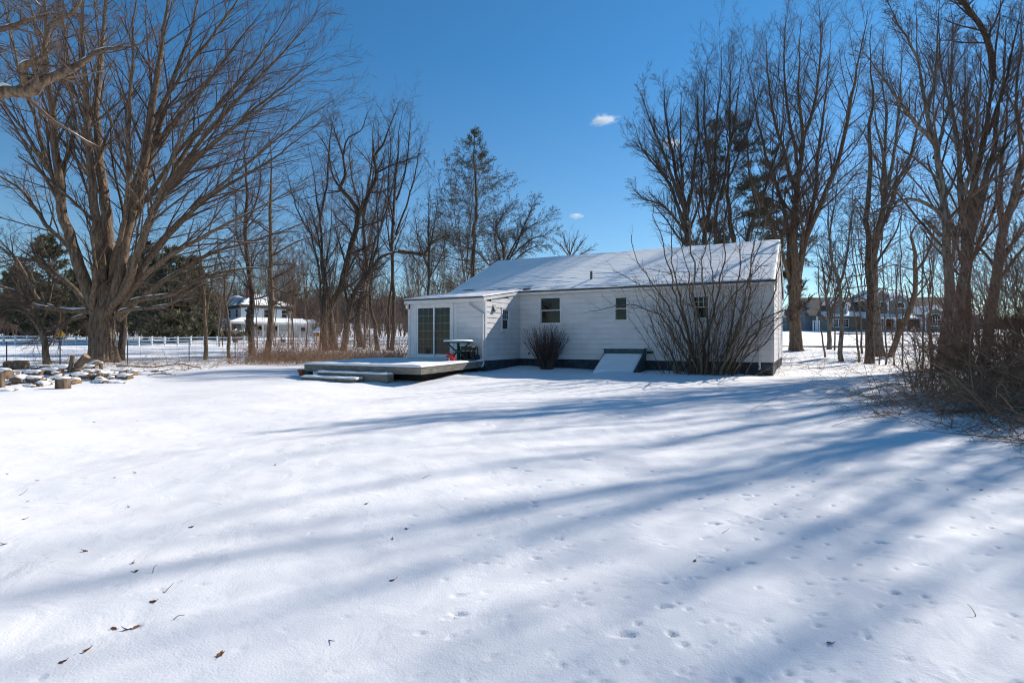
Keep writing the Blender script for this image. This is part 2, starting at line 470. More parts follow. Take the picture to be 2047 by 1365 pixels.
LV = {  # m, t0, t1, angle, lenf, n, kwargs
    'vase': [dict(m=20, t0=.22, t1=1.0, ang=31, lenf=.36, n=9, trop=.03, wob=.075, rr=.40, lmax=4.4),
             dict(m=9, t0=.12, t1=1.0, ang=36, lenf=.46, n=6, trop=.015, wob=.11, rr=.46, rmin=.0052, lmax=2.1),
             dict(m=10, t0=.08, t1=1.0, ang=40, lenf=.58, n=4, trop=.005, wob=.16, rr=.6, rmin=.0033, lmax=1.2)],
    'mid': [dict(m=21, t0=.2, t1=1.0, ang=43, lenf=.30, n=8, trop=.04, wob=.11, rr=.38, lmax=3.8, angsd=15),
            dict(m=9, t0=.12, t1=1.0, ang=40, lenf=.46, n=6, trop=.025, wob=.13, rr=.46, rmin=.0052, lmax=1.9),
            dict(m=10, t0=.08, t1=1.0, ang=40, lenf=.6, n=4, trop=.01, wob=.16, rr=.6, rmin=.0033, lmax=1.1)],
    'sapling': [dict(m=15, t0=.3, t1=1.0, ang=46, lenf=.2, n=6, trop=.05, wob=.10, rr=.4, rmin=.005, lmax=1.6, angsd=14),
                dict(m=9, t0=.2, t1=1.0, ang=40, lenf=.45, n=4, trop=.03, wob=.14, rr=.6, rmin=.0035, lmax=.9)],
    'far': [dict(m=12, t0=.3, t1=1.0, ang=33, lenf=.33, n=6, trop=.05, wob=.08, rr=.4, rmin=.010, lmax=3.4),
            dict(m=8, t0=.2, t1=1.0, ang=36, lenf=.45, n=4, trop=.03, wob=.12, rr=.5, rmin=.007, lmax=1.7),
            dict(m=5, t0=.2, t1=1.0, ang=38, lenf=.5, n=3, trop=.02, wob=.14, rr=.6, rmin=.0055, lmax=.9)],
}

def flare(P, R, k=0.35, h=0.9):
    """widen the foot of a trunk"""
    d = P[:, 2] - P[0, 2]
    return R * (1 + k * np.exp(-np.maximum(d, 0) / h * 2.2))

def bark_tube(P, R, sides, rng, amp=0.06, lobes=7):
    """a thick trunk with ridged bark and buttressed foot"""
    V, Qs = tubes(P[None], R[None], sides)
    n = len(P); V = V.reshape(n, sides, 3)
    a = np.arange(sides) * 2 * math.pi / sides
    h = np.r_[0, np.cumsum(np.linalg.norm(np.diff(P, axis=0), axis=1))]
    ph = rng.uniform(0, 6.28, 8)
    m = np.zeros((n, sides))
    for q, (k, w) in enumerate(((lobes, .35), (lobes * 2 + 1, .4), (sides // 3, .55), (3, .5))):
        m += w * np.sin(k * a[None, :] + ph[q] + (0.5 + .3 * q) * np.sin(h[:, None] * (1.1 + .7 * q) + ph[q + 4]))
    m += rng.normal(0, .35, (n, sides))
    foot = np.exp(-h / 0.5)[:, None] * (np.maximum(np.sin(5 * a[None] + ph[0]), -.3)) * 3.5
    V = P[:, None, :] + (V - P[:, None, :]) * (1 + amp * (m + foot))[..., None]
    return V.reshape(-1, 3), Qs

def snow_on(P, R, rng, minslope=0.62, prob=0.7, wid=0.62, fill=0.75):
    """ridges of snow lying on the upper side of gently sloping branches"""
    parts = []
    for p, r in zip(P, R):
        t = unit(np.gradient(p, axis=0)); ok = (np.abs(t[:, 2]) < minslope) & (r > 0.012)
        keep = rng.random() < prob
        i = 0
        while keep and i < len(p) - 2:
            if not ok[i]: i += 1; continue
            j = i
            while j + 1 < len(p) and ok[j + 1]: j += 1
            a = i
            while a + 2 <= j:
                b = min(j, a + int(rng.integers(2, 9)))
                if b - a >= 2 and rng.random() < fill:
                    q = p[a:b + 1].copy(); rr = r[a:b + 1] * wid
                    q[:, 2] += r[a:b + 1] * 0.88
                    env = np.sin(np.linspace(0.12, math.pi - 0.12, len(q))) ** 0.6 * rng.uniform(.7, 1.1, len(q))
                    parts.append(tubes(q[None], (rr * env)[None], 7))
                a = b + int(rng.integers(0, 3))
            i = j + 1
    return parts

def tree(name, label, cat, guides, kind, seed, bark='bark', twig='twig', group=None, dens=1.0, nseg=22, sides=10, thick=0.0, snow=0.0, ridged=False, wob=0.07, limbt=None, extra_levels=None, flare_k=0.22):
    """guides: list of (points Nx3 world, radii) ; the first starts at the foot of the trunk"""
    rng = np.random.default_rng(seed)
    base = np.array(guides[0][0][0], float)
    GP, GR = [], []
    for k, (p, r) in enumerate(guides):
        P_, R_ = resample(np.array(p) - base, r, nseg, rng, wob if k or not ridged else 0.0)
        if np.linalg.norm(P_[0][:2]) < 0.9 and abs(P_[0][2]) < 0.5: R_ = flare(P_, R_, flare_k)
        R_ = R_ * np.interp(np.linspace(0, 1, nseg), [0, .7, 1], [1, 1, .35])
        GP.append(P_); GR.append(R_)
    GP = np.array(GP); GR = np.array(GR)
    root = empty(name, base, 0, label, cat, group)
    parts = []
    if ridged:
        Pd, Rd = resample(GP[0], GR[0], 90)
        parts.append(bark_tube(Pd, Rd, 72, rng))
        parts.append(tubes(GP[1:], GR[1:], sides))
    else:
        parts.append(tubes(GP, GR, sides))
    mesh_np('trunk', *merge(parts), M[bark], root)
    lv = [dict(d) for d in (extra_levels or LV[kind])]
    src = [i for i in range(len(GP)) if not (ridged and i == 0)]
    P_, R_ = GP[src], GR[src]
    if limbt is not None: lv[0]['t0'] = limbt
    crown = []; snowparts = snow_on(GP[src], GR[src], rng, prob=snow, fill=.96 if snow >= 1 else .75, wid=.8 if snow >= 1 else .62, minslope=.8 if snow >= 1 else .62) if snow else []
    for q, d in enumerate(lv):
        d['m'] = max(1, int(round(d['m'] * (dens if q else 1)))) if q else max(1, int(round(d['m'] * min(dens, 1.5))))
        ends = d.get('t1', 1.0)
        P2, R2 = spawn(P_, R_, rng=rng, **d)
        if thick: R2 = np.maximum(R2, thick)
        crown.append(tubes(P2, R2, 5 if q == 0 else 3))
        if snow and q == 0: snowparts += snow_on(P2, R2, rng, minslope=.5, prob=snow * .35)
        P_, R_ = P2, R2
    mesh_np('crown', *merge(crown), M[twig], root)
    if snowparts:
        mesh_np('branch_snow', *merge(snowparts), M['snow'], root)
    return root

def pxpath(pts, Y, dy=0.0, foot=None):
    """photo pixels at distance Y (receding by dy along the path) -> world points"""
    k = len(pts); out = []
    for i, (a, b) in enumerate(pts):
        out.append(at(a, b, Y + dy * i / max(1, k - 1)))
    if foot is not None: out[0] = foot - np.array([0, 0, 0.12])
    return np.array(out)
def wpx(w, Y): return w * 0.5 / F * Y

def pguides(specs):
    """specs: list of (pixels, dy, width px start, width px end); first one's first pixel is the foot on the ground"""
    foot = hit(*specs[0][0][0]); Yb = foot[1]
    gs = []
    for k, (pts, dy, w0, w1) in enumerate(specs):
        gs.append((pxpath(pts, Yb, dy, foot if k == 0 else None), (wpx(w0, Yb), wpx(w1, Yb))))
    return gs

def vase(base, H, fork, spread, nl, r0, seed, lean=(0, 0), inner=0.35):
    """a trunk that divides into rising limbs"""
    rng = np.random.default_rng(seed); base = np.array(base, float)
    lean = np.array([lean[0], lean[1], 0.0]); up = np.array([0, 0, 1.0])
    gs = [([base - up * .1, base + up * fork * .5 + lean * .15, base + up * fork + lean * .4 + rng.normal(0, .1, 3), base + up * (fork + (H - fork) * .5) + lean * .8 + rng.normal(0, .3, 3), base + up * H + lean * 1.2], (r0, r0 * .85, r0 * .72, r0 * .3, .012))]
    for i in range(nl):
        az = i * 2.399 + rng.uniform(-.4, .4); o = np.array([math.cos(az), math.sin(az), 0])
        s = spread * rng.uniform(inner, 1.0); h0 = fork * rng.uniform(.75, 1.05) + (H - fork) * .3 * (i / nl) ** 1.5
        top = H * rng.uniform(.78, .99) - .22 * s
        st = base + up * h0 + lean * .4 * h0 / fork
        gs.append(([st, st + o * s * .28 + up * (top - h0) * .25, st + o * s * .62 + up * (top - h0) * .6 + lean * .3, st + o * s + up * (top - h0) + lean * .6], (r0 * .55, r0 * .42, r0 * .22, .010)))
    return gs

# ------------------------------------------------------------------ the white house
HROT = math.radians(-27.68)
HC = (9.085, 19.3)
CX, SX = math.cos(HROT), math.sin(HROT)
def h2w(x, y): return (HC[0] + CX * x - SX * y, HC[1] + SX * x + CX * y)
def lx(px, y0):                   # local x on the plane y = y0 seen at photo column px
    u = (px - 1023.5) / F
    return (u * (HC[1] + CX * y0) - HC[0] + SX * y0) / (CX - u * SX)
def ly(px, x0):
    u = (px - 1023.5) / F
    return (u * (HC[1] + SX * x0) - HC[0] - CX * x0) / (-SX - u * CX)
def lz(py, x, y): return CAMZ - (py - 682.5) / F * h2w(x, y)[1]

house = empty('ranch_house', (HC[0], HC[1], 0), HROT, 'low white shingled ranch house with snow on its long roof and a rear wing', 'house')
WX, WY, XL, YB, YM = -9.86, -2.98, -13.5, 9.2, 4.6
FT = 0.57; EZ = 3.46; RISE = 0.440; RZ0 = 3.40     # roof plane: z = RZ0 + RISE*(y+.28)
def roofz(y): return RZ0 + RISE * (y + 0.28) if y <= YM else RZ0 + RISE * (YB - y + 0.28)
WS = 0.145
def wingz(y): return 3.47 + WS * y          # wing roof plane y from .1 to -3.22

def courses(mb, fmap, u0, u1, v0, v1, openings, ch=0.208, out=0.014, lim=None, joint=None):
    """rows of lapped shingles: each row leans out at its foot"""
    us = sorted({u0, u1, *[o[0] for o in openings], *[o[1] for o in openings]})
    vs = [v0]
    v = v0
    while v + ch < v1 - 0.02: v += ch; vs.append(v)
    vs.append(v1)
    allv = sorted({*vs, *[o[2] for o in openings if v0 < o[2] < v1], *[o[3] for o in openings if v0 < o[3] < v1]})
    for a, b in zip(allv[:-1], allv[1:]):
        if b - a < 1e-4: continue
        k = max(i for i, x in enumerate(vs) if x <= a + 1e-6)
        lo, hi = vs[k], vs[k + 1] if k + 1 < len(vs) else v1
        oa = out * (1 - (a - lo) / max(hi - lo, 1e-6)) + 0.003; ob = out * (1 - (b - lo) / max(hi - lo, 1e-6)) + 0.003
        for c, d in zip(us[:-1], us[1:]):
            if d - c < 1e-4: continue
            mu, mv = (c + d) / 2, (a + b) / 2
            if any(o[0] <= mu <= o[1] and o[2] <= mv <= o[3] for o in openings): continue
            c2, d2 = c, d
            if lim is not None:
                l, r = lim(b); c2, d2 = max(c, l), min(d, r)
                if d2 <= c2: continue
            mb.quad(fmap(c2, a, oa), fmap(d2, a, oa), fmap(d2, b, ob), fmap(c2, b, ob))
            if abs(a - lo) < 1e-6:
                mb.quad(fmap(c2, a, 0.0), fmap(d2, a, 0.0), fmap(d2, a, oa), fmap(c2, a, oa))
            # butt joints between shingles, a hair proud and tilted, are a separate grey mesh

def win_rect(px0, px1, py0, py1, y0=0.0):
    a, b = lx(px0, y0), lx(px1, y0); xm = (a + b) / 2
    return (a, b, lz(py1, xm, y0), lz(py0, xm, y0))
W1 = win_rect(1078.5, 1122.5, 592, 649)
W2 = win_rect(1227.5, 1256, 591, 643)
W3 = win_rect(1383, 1419, 589, 639)
sa, sb = ly(1002.3, WX), ly(1017.5, WX)
SW = (min(sa, sb), max(sa, sb), lz(661, WX, (sa + sb) / 2), lz(616.5, WX, (sa + sb) / 2))
da, db = lx(833, WY), lx(902.5, WY)
DR = (da, db, 0.64, lz(611, (da + db) / 2, WY))

mb = MB()
courses(mb, lambda u, v, o: (u, -o, v), WX, 0.0, FT, EZ - 0.02, [W1, W2, W3])
courses(mb, lambda u, v, o: (u, WY - o, v), XL, WX, FT, wingz(WY) - 0.05, [DR])
courses(mb, lambda u, v, o: (WX + o, u, v), WY, 0.0, FT, 3.5, [SW], lim=lambda v: (min(0.0, max(WY, (v - 3.47 + .035) / WS)), 0.0))
gl = lambda v: (max(0.0, (v - RZ0) / RISE - 0.2), YB - max(0.0, (v - RZ0) / RISE - 0.2))
courses(mb, lambda u, v, o: (o, u, v), 0.0, YB, FT, roofz(YM) - 0.1, [], lim=gl)
courses(mb, lambda u, v, o: (XL - o, u, v), 0.0, YB, FT, roofz(YM) - 0.1, [], lim=gl)
courses(mb, lambda u, v, o: (XL - o, u, v), WY, 0.0, FT, 3.5, [], lim=lambda v: (min(0.0, max(WY, (v - 3.47 + .035) / WS)), 0.0))
courses(mb, lambda u, v, o: (u, YB + o, v), XL, 0.0, FT, EZ, [])
mb.build('wall', M['white'], house)
# butt joints: hairline dark gaps scattered over the rows, plus painted shade lines at row feet
mj = MB(); jr = random.Random(5)
def joints(fmap, u0, u1, v0, v1, ops):
    k = 0; v = v0
    while v < v1 - 0.1:
        u = u0 + (0.31 if k % 2 else 0.0) + jr.uniform(0, .05)
        while u < u1:
            if u > u0 + .05 and not any(o[0] - .12 < u < o[1] + .12 and o[2] - .2 < v + .1 < o[3] + .1 for o in ops):
                w = 0.0022
                mj.quad(fmap(u - w, v + .004, .0192), fmap(u + w, v + .004, .0192), fmap(u + w, min(v + .2, v1), .0055), fmap(u - w, min(v + .2, v1), .0055))
            u += 0.61
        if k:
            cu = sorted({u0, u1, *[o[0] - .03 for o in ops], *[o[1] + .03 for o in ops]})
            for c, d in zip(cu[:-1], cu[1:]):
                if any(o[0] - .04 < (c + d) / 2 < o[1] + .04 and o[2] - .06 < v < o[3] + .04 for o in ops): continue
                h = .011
                mj.quad(fmap(c, v - .004, .0195), fmap(d, v - .004, .0195), fmap(d, v + h, .0192), fmap(c, v + h, .0192))  # grey strip paints the shade under each row's lap, with some edge dirt
        v += 0.208; k += 1
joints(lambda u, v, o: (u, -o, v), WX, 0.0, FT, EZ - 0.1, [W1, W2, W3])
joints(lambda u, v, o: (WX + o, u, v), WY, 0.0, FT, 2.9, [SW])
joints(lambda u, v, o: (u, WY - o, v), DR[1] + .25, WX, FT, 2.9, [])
mj.build('joints_and_shade_lines', mat('joint_shade_grey', (0.36, 0.345, 0.34), (0.68, 0.65, 0.635), 1.6, rough=.9, ramp=(.3, .7)), house)
# lining behind the shingles so that nothing shows through
mb = MB()
mb.box(WX + .0, -0.06, .05, .07, FT, EZ); mb.box(XL + .06, WX - .06, WY + .05, WY + .07, FT, 3.05)
mb.box(WX - .07, WX - .05, WY + .07, .05, FT, 3.05); mb.box(XL + .05, XL + .07, WY + .07, YB - .1, FT, 3.05)
mb.box(-.07, -.05, .1, YB - .1, FT, EZ); mb.box(XL + .08, -.1, YB - .10, YB - .08, FT, EZ)
mb.build('inner_lining', M['dark'], house)
# foundation
mb = MB(); mb.box(XL + .02, -.02, .03, YB - .03, -.5, FT + .001); mb.box(XL + .021, WX - .02, WY + .03, .028, -.5, FT)
mb.build('foundation', M['found'], house)
# corner boards and frieze
for q in (((-.09, .022, -.022, 0.0, FT, EZ - .06), (0.0, .026, -.021, .09, FT, EZ - .06)), ((WX - .09, WX + .026, WY - .026, WY, FT, 2.90), (WX, WX + .027, WY - .025, WY + .09, FT, 2.90)), ((XL - .026, XL + .09, WY - .026, WY, FT, 2.90), (XL - .025, XL + .0, WY, WY + .09, FT, 2.90))):
    mb = MB(); mb.box(*q[0]); mb.box(*q[1]); mb.build('corner_board', M['trim'], house)
mb = MB()
mb.box(WX + .02, 0.02, -.040, -.0, EZ - .20, EZ - .02)
mb.box(XL - .1, WX + .062, WY - .2, WY - .17, 2.82, 2.975)
mb.box(WX + .02, .05, -.275, -.25, 3.27, 3.375)
mb.box(WX + .02, .05, -.25, -.041, 3.33, 3.345)
mb.box(XL - .1, WX + .062, WY - .17, WY - .02, 2.83, 2.845)
mb.build('fascia', M['trim'], house)
# rake boards
for xx in (0.05, XL - .075):
    mb = MB()
    for s_ in (0, 1):
        y = lambda q: q if s_ == 0 else YB - q
        p = [(y(-.30), RZ0 - .17), (y(YM), RZ0 + RISE * (YM + .28) - .17), (y(YM), RZ0 + RISE * (YM + .28) - .015), (y(-.30), RZ0 - .015)]
        if s_: p = p[::-1]
        mb.prism(p, 0, xx, xx + .025)
    mb.build('rake_board', M['trim'], house)
for xx in (WX + .036, XL - .1):
    mb = MB(); mb.prism([(WY - .2, wingz(WY - .2) - .15), (-.05, wingz(-.05) - .15), (-.05, wingz(-.05) - .012), (WY - .2, wingz(WY - .2) - .012)], 0, xx, xx + .025)
    mb.build('rake_board', M['trim'], house)
# roof deck (dark shingles) : slabs
mb = MB()
x0, x1 = XL - .08, .08
mb.prism([(-.28, RZ0), (YM, RZ0 + RISE * (YM + .28)), (YB + .28, RZ0), (YB + .28, RZ0 - .03), (YM, RZ0 + RISE * (YM + .28) - .05), (-.28, RZ0 - .03)], 0, x0, x1)
mb.prism([(WY - .24, wingz(WY - .24)), (.12, wingz(.12)), (.12, wingz(.12) - .03), (WY - .24, wingz(WY - .24) - .03)], 0, XL - .105, WX + .065)
roof = mb.build('roof', M['shingle'], house)
# drip edge under the snow
mb = MB()
mb.box(WX + .07, .085, -.31, -.278, 3.36, 3.425); mb.box(XL - .11, WX + .07, WY - .262, WY - .238, 2.955, 3.012)
mb.build('drip_edge', M['drip'], roof)
# snow on roofs
def lump(x, y, rng_seed, lam, n=10):
    g = np.random.default_rng(rng_seed); z = 0
    for _ in range(n):
        th = g.uniform(0, 6.28); l = lam * g.uniform(.6, 1.6)
        z = z + np.sin(2 * math.pi / l * (math.cos(th) * x + math.sin(th) * y) + g.uniform(0, 6.28))
    return z / math.sqrt(n)
def snow_sheet(xs, ys, base, thick, parent, name, sk=None):
    Xs, Ys = np.meshgrid(xs, ys); T = thick(Xs, Ys)
    V = np.stack([Xs, Ys, base(Ys) + T], -1)
    ny_, nx_ = Xs.shape; id2 = np.arange(nx_ * ny_).reshape(ny_, nx_)
    Qs = np.stack([id2[:-1, :-1], id2[:-1, 1:], id2[1:, 1:], id2[1:, :-1]], -1).reshape(-1, 4)
    # skirt down to the roof plane round the edge
    edge = np.r_[id2[0, :], id2[1:, -1], id2[-1, -2::-1], id2[-2:0:-1, 0]]
    Vb = V.reshape(-1, 3)[edge].copy(); Vb[:, 2] = base(Vb[:, 1]) - .012
    nb = len(edge); k = nx_ * ny_; ii = np.arange(nb); jj = (ii + 1) % nb
    Qe = np.stack([edge[ii], k + ii, k + jj, edge[jj]], -1)
    return mesh_np(name, np.vstack([V.reshape(-1, 3), Vb]), np.vstack([Qs, Qe]), M['roofsnow'], parent)
rb = lambda y: np.where(y <= YM, RZ0 + RISE * (y + .28), RZ0 + RISE * (YB + .28 - y))
def th_main(x, y):
    t = .048 + .008 * lump(x, y, 1, 2.5) + .004 * lump(x, y * 3, 2, .7) + .005 * np.abs(((y / .145) % 1) - .5)
    t -= .040 * np.exp(-((y - .25) / .28) ** 2) * (x < -9.4) * (.9 + .8 * lump(x * .6, y * 7, 3, 1.2))
    t -= .030 * np.exp(-((y + .1) / .22) ** 2) * (x > -9.7) * np.clip(.6 + lump(x, y * 3, 4, 1.0), 0, 2) * np.clip((-x - 3) / 3, 0, 1)
    t -= .03 * np.clip(lump(x * .8, y * 5, 8, .8) - 1.35, 0, 1) * (y < 1.6)
    t -= .034 * np.clip(lump(x * .5, y * 9, 9, 1.1, 14) - .5, 0, 1.4) * np.clip(1.35 - y / 1.9, 0, 1)
    t -= .022 * np.clip(lump(x * .35, y * 6, 10, 1.6, 14) - 1.0, 0, 1.2)
    e = np.minimum(np.minimum(y + .30, YB + .3 - y) * 9, np.minimum(x - (XL - .08), .08 - x) * 9)
    return t * np.clip(e + .45, .35, 1)
snow_sheet(np.arange(XL - .085, .087, .075), np.r_[np.arange(-.30, YM - .01, .033), np.arange(YM, YB + .3, .2)], rb, th_main, roof, 'roof_snow')
wb = lambda y: 3.47 + WS * y
def th_wing(x, y):
    t = .052 + .010 * lump(x, y, 5, 1.8) + .004 * lump(x, y * 2, 6, .6)
    e = np.minimum((y - (WY - .26)) * 8, np.minimum(x - (XL - .11), (WX + .09) - x) * 9)
    t -= .045 * np.exp(-((y + .15) / .2) ** 2) * (.55 + .7 * lump(x * .6, y * 6, 7, 1.0))
    return t * np.clip(e + .5, .3, 1)
snow_sheet(np.arange(XL - .11, WX + .09, .06), np.arange(WY - .26, .1, .05), wb, th_wing, roof, 'roof_snow')
# vent pipe and its flashing
vx, vy = lx(1182, .75), .75
mb = MB(); mb.bar((vx, vy, roofz(vy) - .05), (vx, vy, roofz(vy) + .37), .052, 14)
mb.build('vent_pipe', M['vent'], roof, smooth=False)
# chimney beyond the ridge
cx = lx(984, 6.1)
mb = MB(); mb.box(cx - .05, cx + .75, 5.8, 6.35, 3.6, 5.60); mb.box(cx - .09, cx + .79, 5.76, 6.39, 5.601, 5.66)
mb.build('chimney', M['brick'], roof)

def window(rect, parent, grid=None, plane='y', pos=0.0, curtain=None):
    """double-hung window: frame > sash, pane, sill, muntin"""
    a, b, c, d = rect
    def B(mbx, u0, u1, o0, o1, v0, v1):     # o: outwards distance
        if plane == 'y': mbx.box(u0, u1, pos - o0, pos - o1, v0, v1)
        else: mbx.box(pos + o0, pos + o1, u0, u1, v0, v1)
    f = MB(); t = .05
    B(f, a - .02, a + t, -.04, .034, c, d); B(f, b - t, b + .02, -.04, .034, c, d)
    B(f, a + t, b - t, -.04, .033, d - t, d); B(f, a + t, b - t, -.04, .033, c, c + .045)
    B(f, a - .04, b + .04, .0, .045, d + .0005, d + .028)
    fr = f.build('window', M['trim'], parent)
    s = MB(); m = (c + d) / 2
    for (v0, v1, o) in ((m - .015, d - t, .006), (c + .045, m + .02, -.016)):
        B(s, a + t, a + t + .028, o - .03, o, v0, v1); B(s, b - t - .028, b - t, o - .03, o, v0, v1)
        B(s, a + t + .028, b - t - .028, o - .03, o, v1 - .035, v1); B(s, a + t + .028, b - t - .028, o - .03, o, v0, v0 + .035)
    s.build('sash', M['vinyl'], fr)
    p = MB()
    B(p, a + t + .03, b - t - .03, -.022, -.012, m, d - t - .03); B(p, a + t + .03, b - t - .03, -.042, -.034, c + .07, m)
    p.build('pane', M['glass'], fr)
    if grid:
        g = MB(); nx_, ny_ = grid
        for i in range(1, nx_):
            u = a + t + (b - a - 2 * t) * i / nx_; B(g, u - .008, u + .008, -.014, -.002, m + .02, d - t - .035)
        for i in range(1, ny_):
            v = m + (d - t - m) * i / ny_; B(g, a + t + .028, b - t - .028, -.013, -.003, v - .008, v + .008)
        g.build('muntin', M['vinyl'], fr)
    sl = MB(); B(sl, a - .07, b + .07, -.02, .07, c - .05, c - .0005)
    sl.build('sill', M['trim'], fr)
    if curtain:
        k = MB()
        for (u0, u1, v0, v1) in curtain:
            B(k, a + (b - a) * u0, a + (b - a) * u1, -.07, -.06, c + (d - c) * v0, c + (d - c) * v1)
        k.build('curtain', M['label'], fr)
    return fr
window(W1, house); window(W2, house); window(W3, house, grid=(3, 2)); window(SW, house, grid=(3, 2), plane='x', pos=WX)

# sliding patio door
a, b, c, d = DR
df = MB()
df.box(a - .10, a + .03, WY - .045, WY + .03, c, d + .12); df.box(b - .03, b + .10, WY - .045, WY + .03, c, d + .12)
df.box(a + .03, b - .03, WY - .044, WY + .03, d - .03, d + .12); df.box(a + .03, b - .03, WY - .046, WY + .03, c - .04, c + .05)
df.box(b + .28, b + .31, WY - .03, WY - .0, FT + .02, d + .14)
door = df.build('sliding_door', M['trim'], house)
m_ = (a + b) / 2 + .02
st = MB(); mu = MB(); gl_ = MB()
for (u0, u1, o) in ((a + .03, m_ + .03, -.03), (m_ - .03, b - .03, .015)):
    y1 = WY + o; y0_ = y1 + .035
    st.box(u0, u0 + .06, y1, y0_, c + .05, d - .03); st.box(u1 - .06, u1, y1, y0_, c + .05, d - .03)
    st.box(u0 + .06, u1 - .06, y1, y0_, d - .09, d - .03); st.box(u0 + .06, u1 - .06, y1, y0_, c + .05, c + .15)
    gl_.box(u0 + .05, u1 - .05, y1 + .018, y1 + .026, c + .12, d - .07)
    for i in range(1, 3):
        u = u0 + .06 + (u1 - u0 - .12) * i / 3; mu.box(u - .006, u + .006, y1 + .012, y1 + .0175, c + .15, d - .09)
    for i in range(1, 6):
        v = c + .15 + (d - c - .24) * i / 6; mu.box(u0 + .06, u1 - .06, y1 + .0125, y1 + .0172, v - .006, v + .006)
st.build('door_panel', M['vinyl'], door); gl_.build('pane', M['glass'], door); mu.build('muntin', M['shedgrey'], door)
mb = MB(); mb.box(m_ - .012, m_ + .012, WY - .06, WY - .03, c + .85, c + 1.1); mb.build('handle', M['vinyl'], door)

# wall lantern beside the door
ux = lx(818, WY); zz = lz(613, ux, WY)
mb = MB(); mb.box(ux - .05, ux + .05, WY - .04, WY - .02, zz - .1, zz + .12)
lamp = mb.build('wall_lamp', M['black'], house)
mb = MB(); mb.lathe([(.045, -.1), (.075, .06), (.075, .07)], (ux, WY - .13, zz), 8); mb.build('lamp_glass', M['label'], lamp)
mb = MB(); mb.lathe([(.1, .071), (.085, .1), (.03, .15), (.012, .19)], (ux, WY - .13, zz), 8); mb.box(ux - .01, ux + .01, WY - .13, WY - .04, zz + .08, zz + .1)
mb.build('lamp_cap', M['black'], lamp)
# dryer hood on the wing wall, hose tap, foundation vent
vy_ = ly(987, WX); vz_ = lz(616, WX, vy_)
mb = MB(); mb.box(WX + .0, WX + .03, vy_ - .12, vy_ + .12, vz_ - .12, vz_ + .12); mb.prism([(WX + .03, vz_ + .1), (WX + .03, vz_ - .1), (WX + .12, vz_ - .1)], 1, vy_ - .1, vy_ + .1)
mb.build('wall_vent', M['vent'], house)
tx = lx(1059, 0); mb = MB(); mb.bar((tx, -.01, .80), (tx, -.09, .80), .022, 8); mb.bar((tx, -.09, .80), (tx, -.10, .73), .018, 8); mb.box(tx - .035, tx + .035, -.085, -.07, .815, .84)
mb.build('hose_tap', M['black'], house)
fx = lx(1300, 0); mb = MB(); mb.box(fx - .13, fx + .13, -.035, -.015, .83, .93)
for i in range(3): mb.box(fx - .11, fx + .11, -.045, -.036, .845 + .027 * i, .86 + .027 * i)
mb.build('crawl_vent', M['black'], house)
# downspouts
def downspout(x, y, ztop, n, kick):
    mb = MB(); w = .032
    p = [(x - .62 * kick, y - .12 * n, ztop), (x - .62 * kick, y - .12 * n, ztop - .16), (x, y - .07 * n, ztop - .52)]
    mb.bar(p[0], p[1], .036, 8); mb.bar(p[1], p[2], .036, 8)
    mb.box(x - w, x + w, y - .07 * n - w, y - .07 * n + w, .42, ztop - .5)
    mb.bar((x, y - .07 * n, .44), (x, y - .22 * n, .34), .036, 8)
    for zc in (1.0, 2.0): mb.box(x - w - .012, x + w + .012, y - .07 * n - w - .003, y - .07 * n + w + .03, zc, zc + .03)
    return mb.build('downspout', M['trim'], house)
downspout(WX - .03, WY - .02, 2.86, 1, 1)
downspout(lx(1519, 0), -.02, 3.30, 1, 0)

# cellar hatch
hx0, hx1 = lx(1214, 0), lx(1291, 0)
ztop = lz(698, (hx0 + hx1) / 2, 0)
hl = 1.75
mb = MB()
for (u0, u1) in ((hx0 - .02, hx0 + .05), (hx1 - .05, hx1 + .02)):
    mb.prism([(-.021, -.1), (-.021, ztop), (-.355, ztop), (-.355, ztop - .15), (-hl, .14), (-hl, -.1)], 0, u0, u1)
mb.box(hx0 + .05, hx1 - .05, -.354, -.30, ztop - .3, ztop - .0)
mb.box(hx0 - .06, hx1 + .06, -.36, -.023, ztop + .001, ztop + .03)
hatch = mb.build('cellar_hatch', M['hatch'], house)
mb = MB()
mb.prism([(-.361, ztop - .21), (-.361, ztop - .17), (-hl - .03, .16), (-hl - .03, .12)], 0, hx0 + .04, hx1 - .04)
mb.build('hatch_door', M['hatch'], hatch)
xs = np.linspace(hx0 + .02, hx1 - .03, 26); ys = np.linspace(-hl - .06, -.375, 30)
sl_ = (ztop - .17 - .16) / (hl - .331)
snow_sheet(xs, ys, lambda y: ztop - .17 - sl_ * (-y - .361) + .002, lambda x, y: (.055 + .008 * lump(x, y, 21, .8)) * np.clip(np.minimum(np.minimum(x - hx0 - .0, hx1 - .01 - x), np.minimum(y + hl + .07, -.36 - y)) * 9, .25, 1), hatch, 'hatch_snow')
snow_sheet(np.linspace(hx0 - .05, hx1 + .05, 20), np.linspace(-.35, -.03, 6), lambda y: ztop + .032 + 0 * y, lambda x, y: .03 + .005 * lump(x, y, 22, .5), hatch, 'hatch_snow')

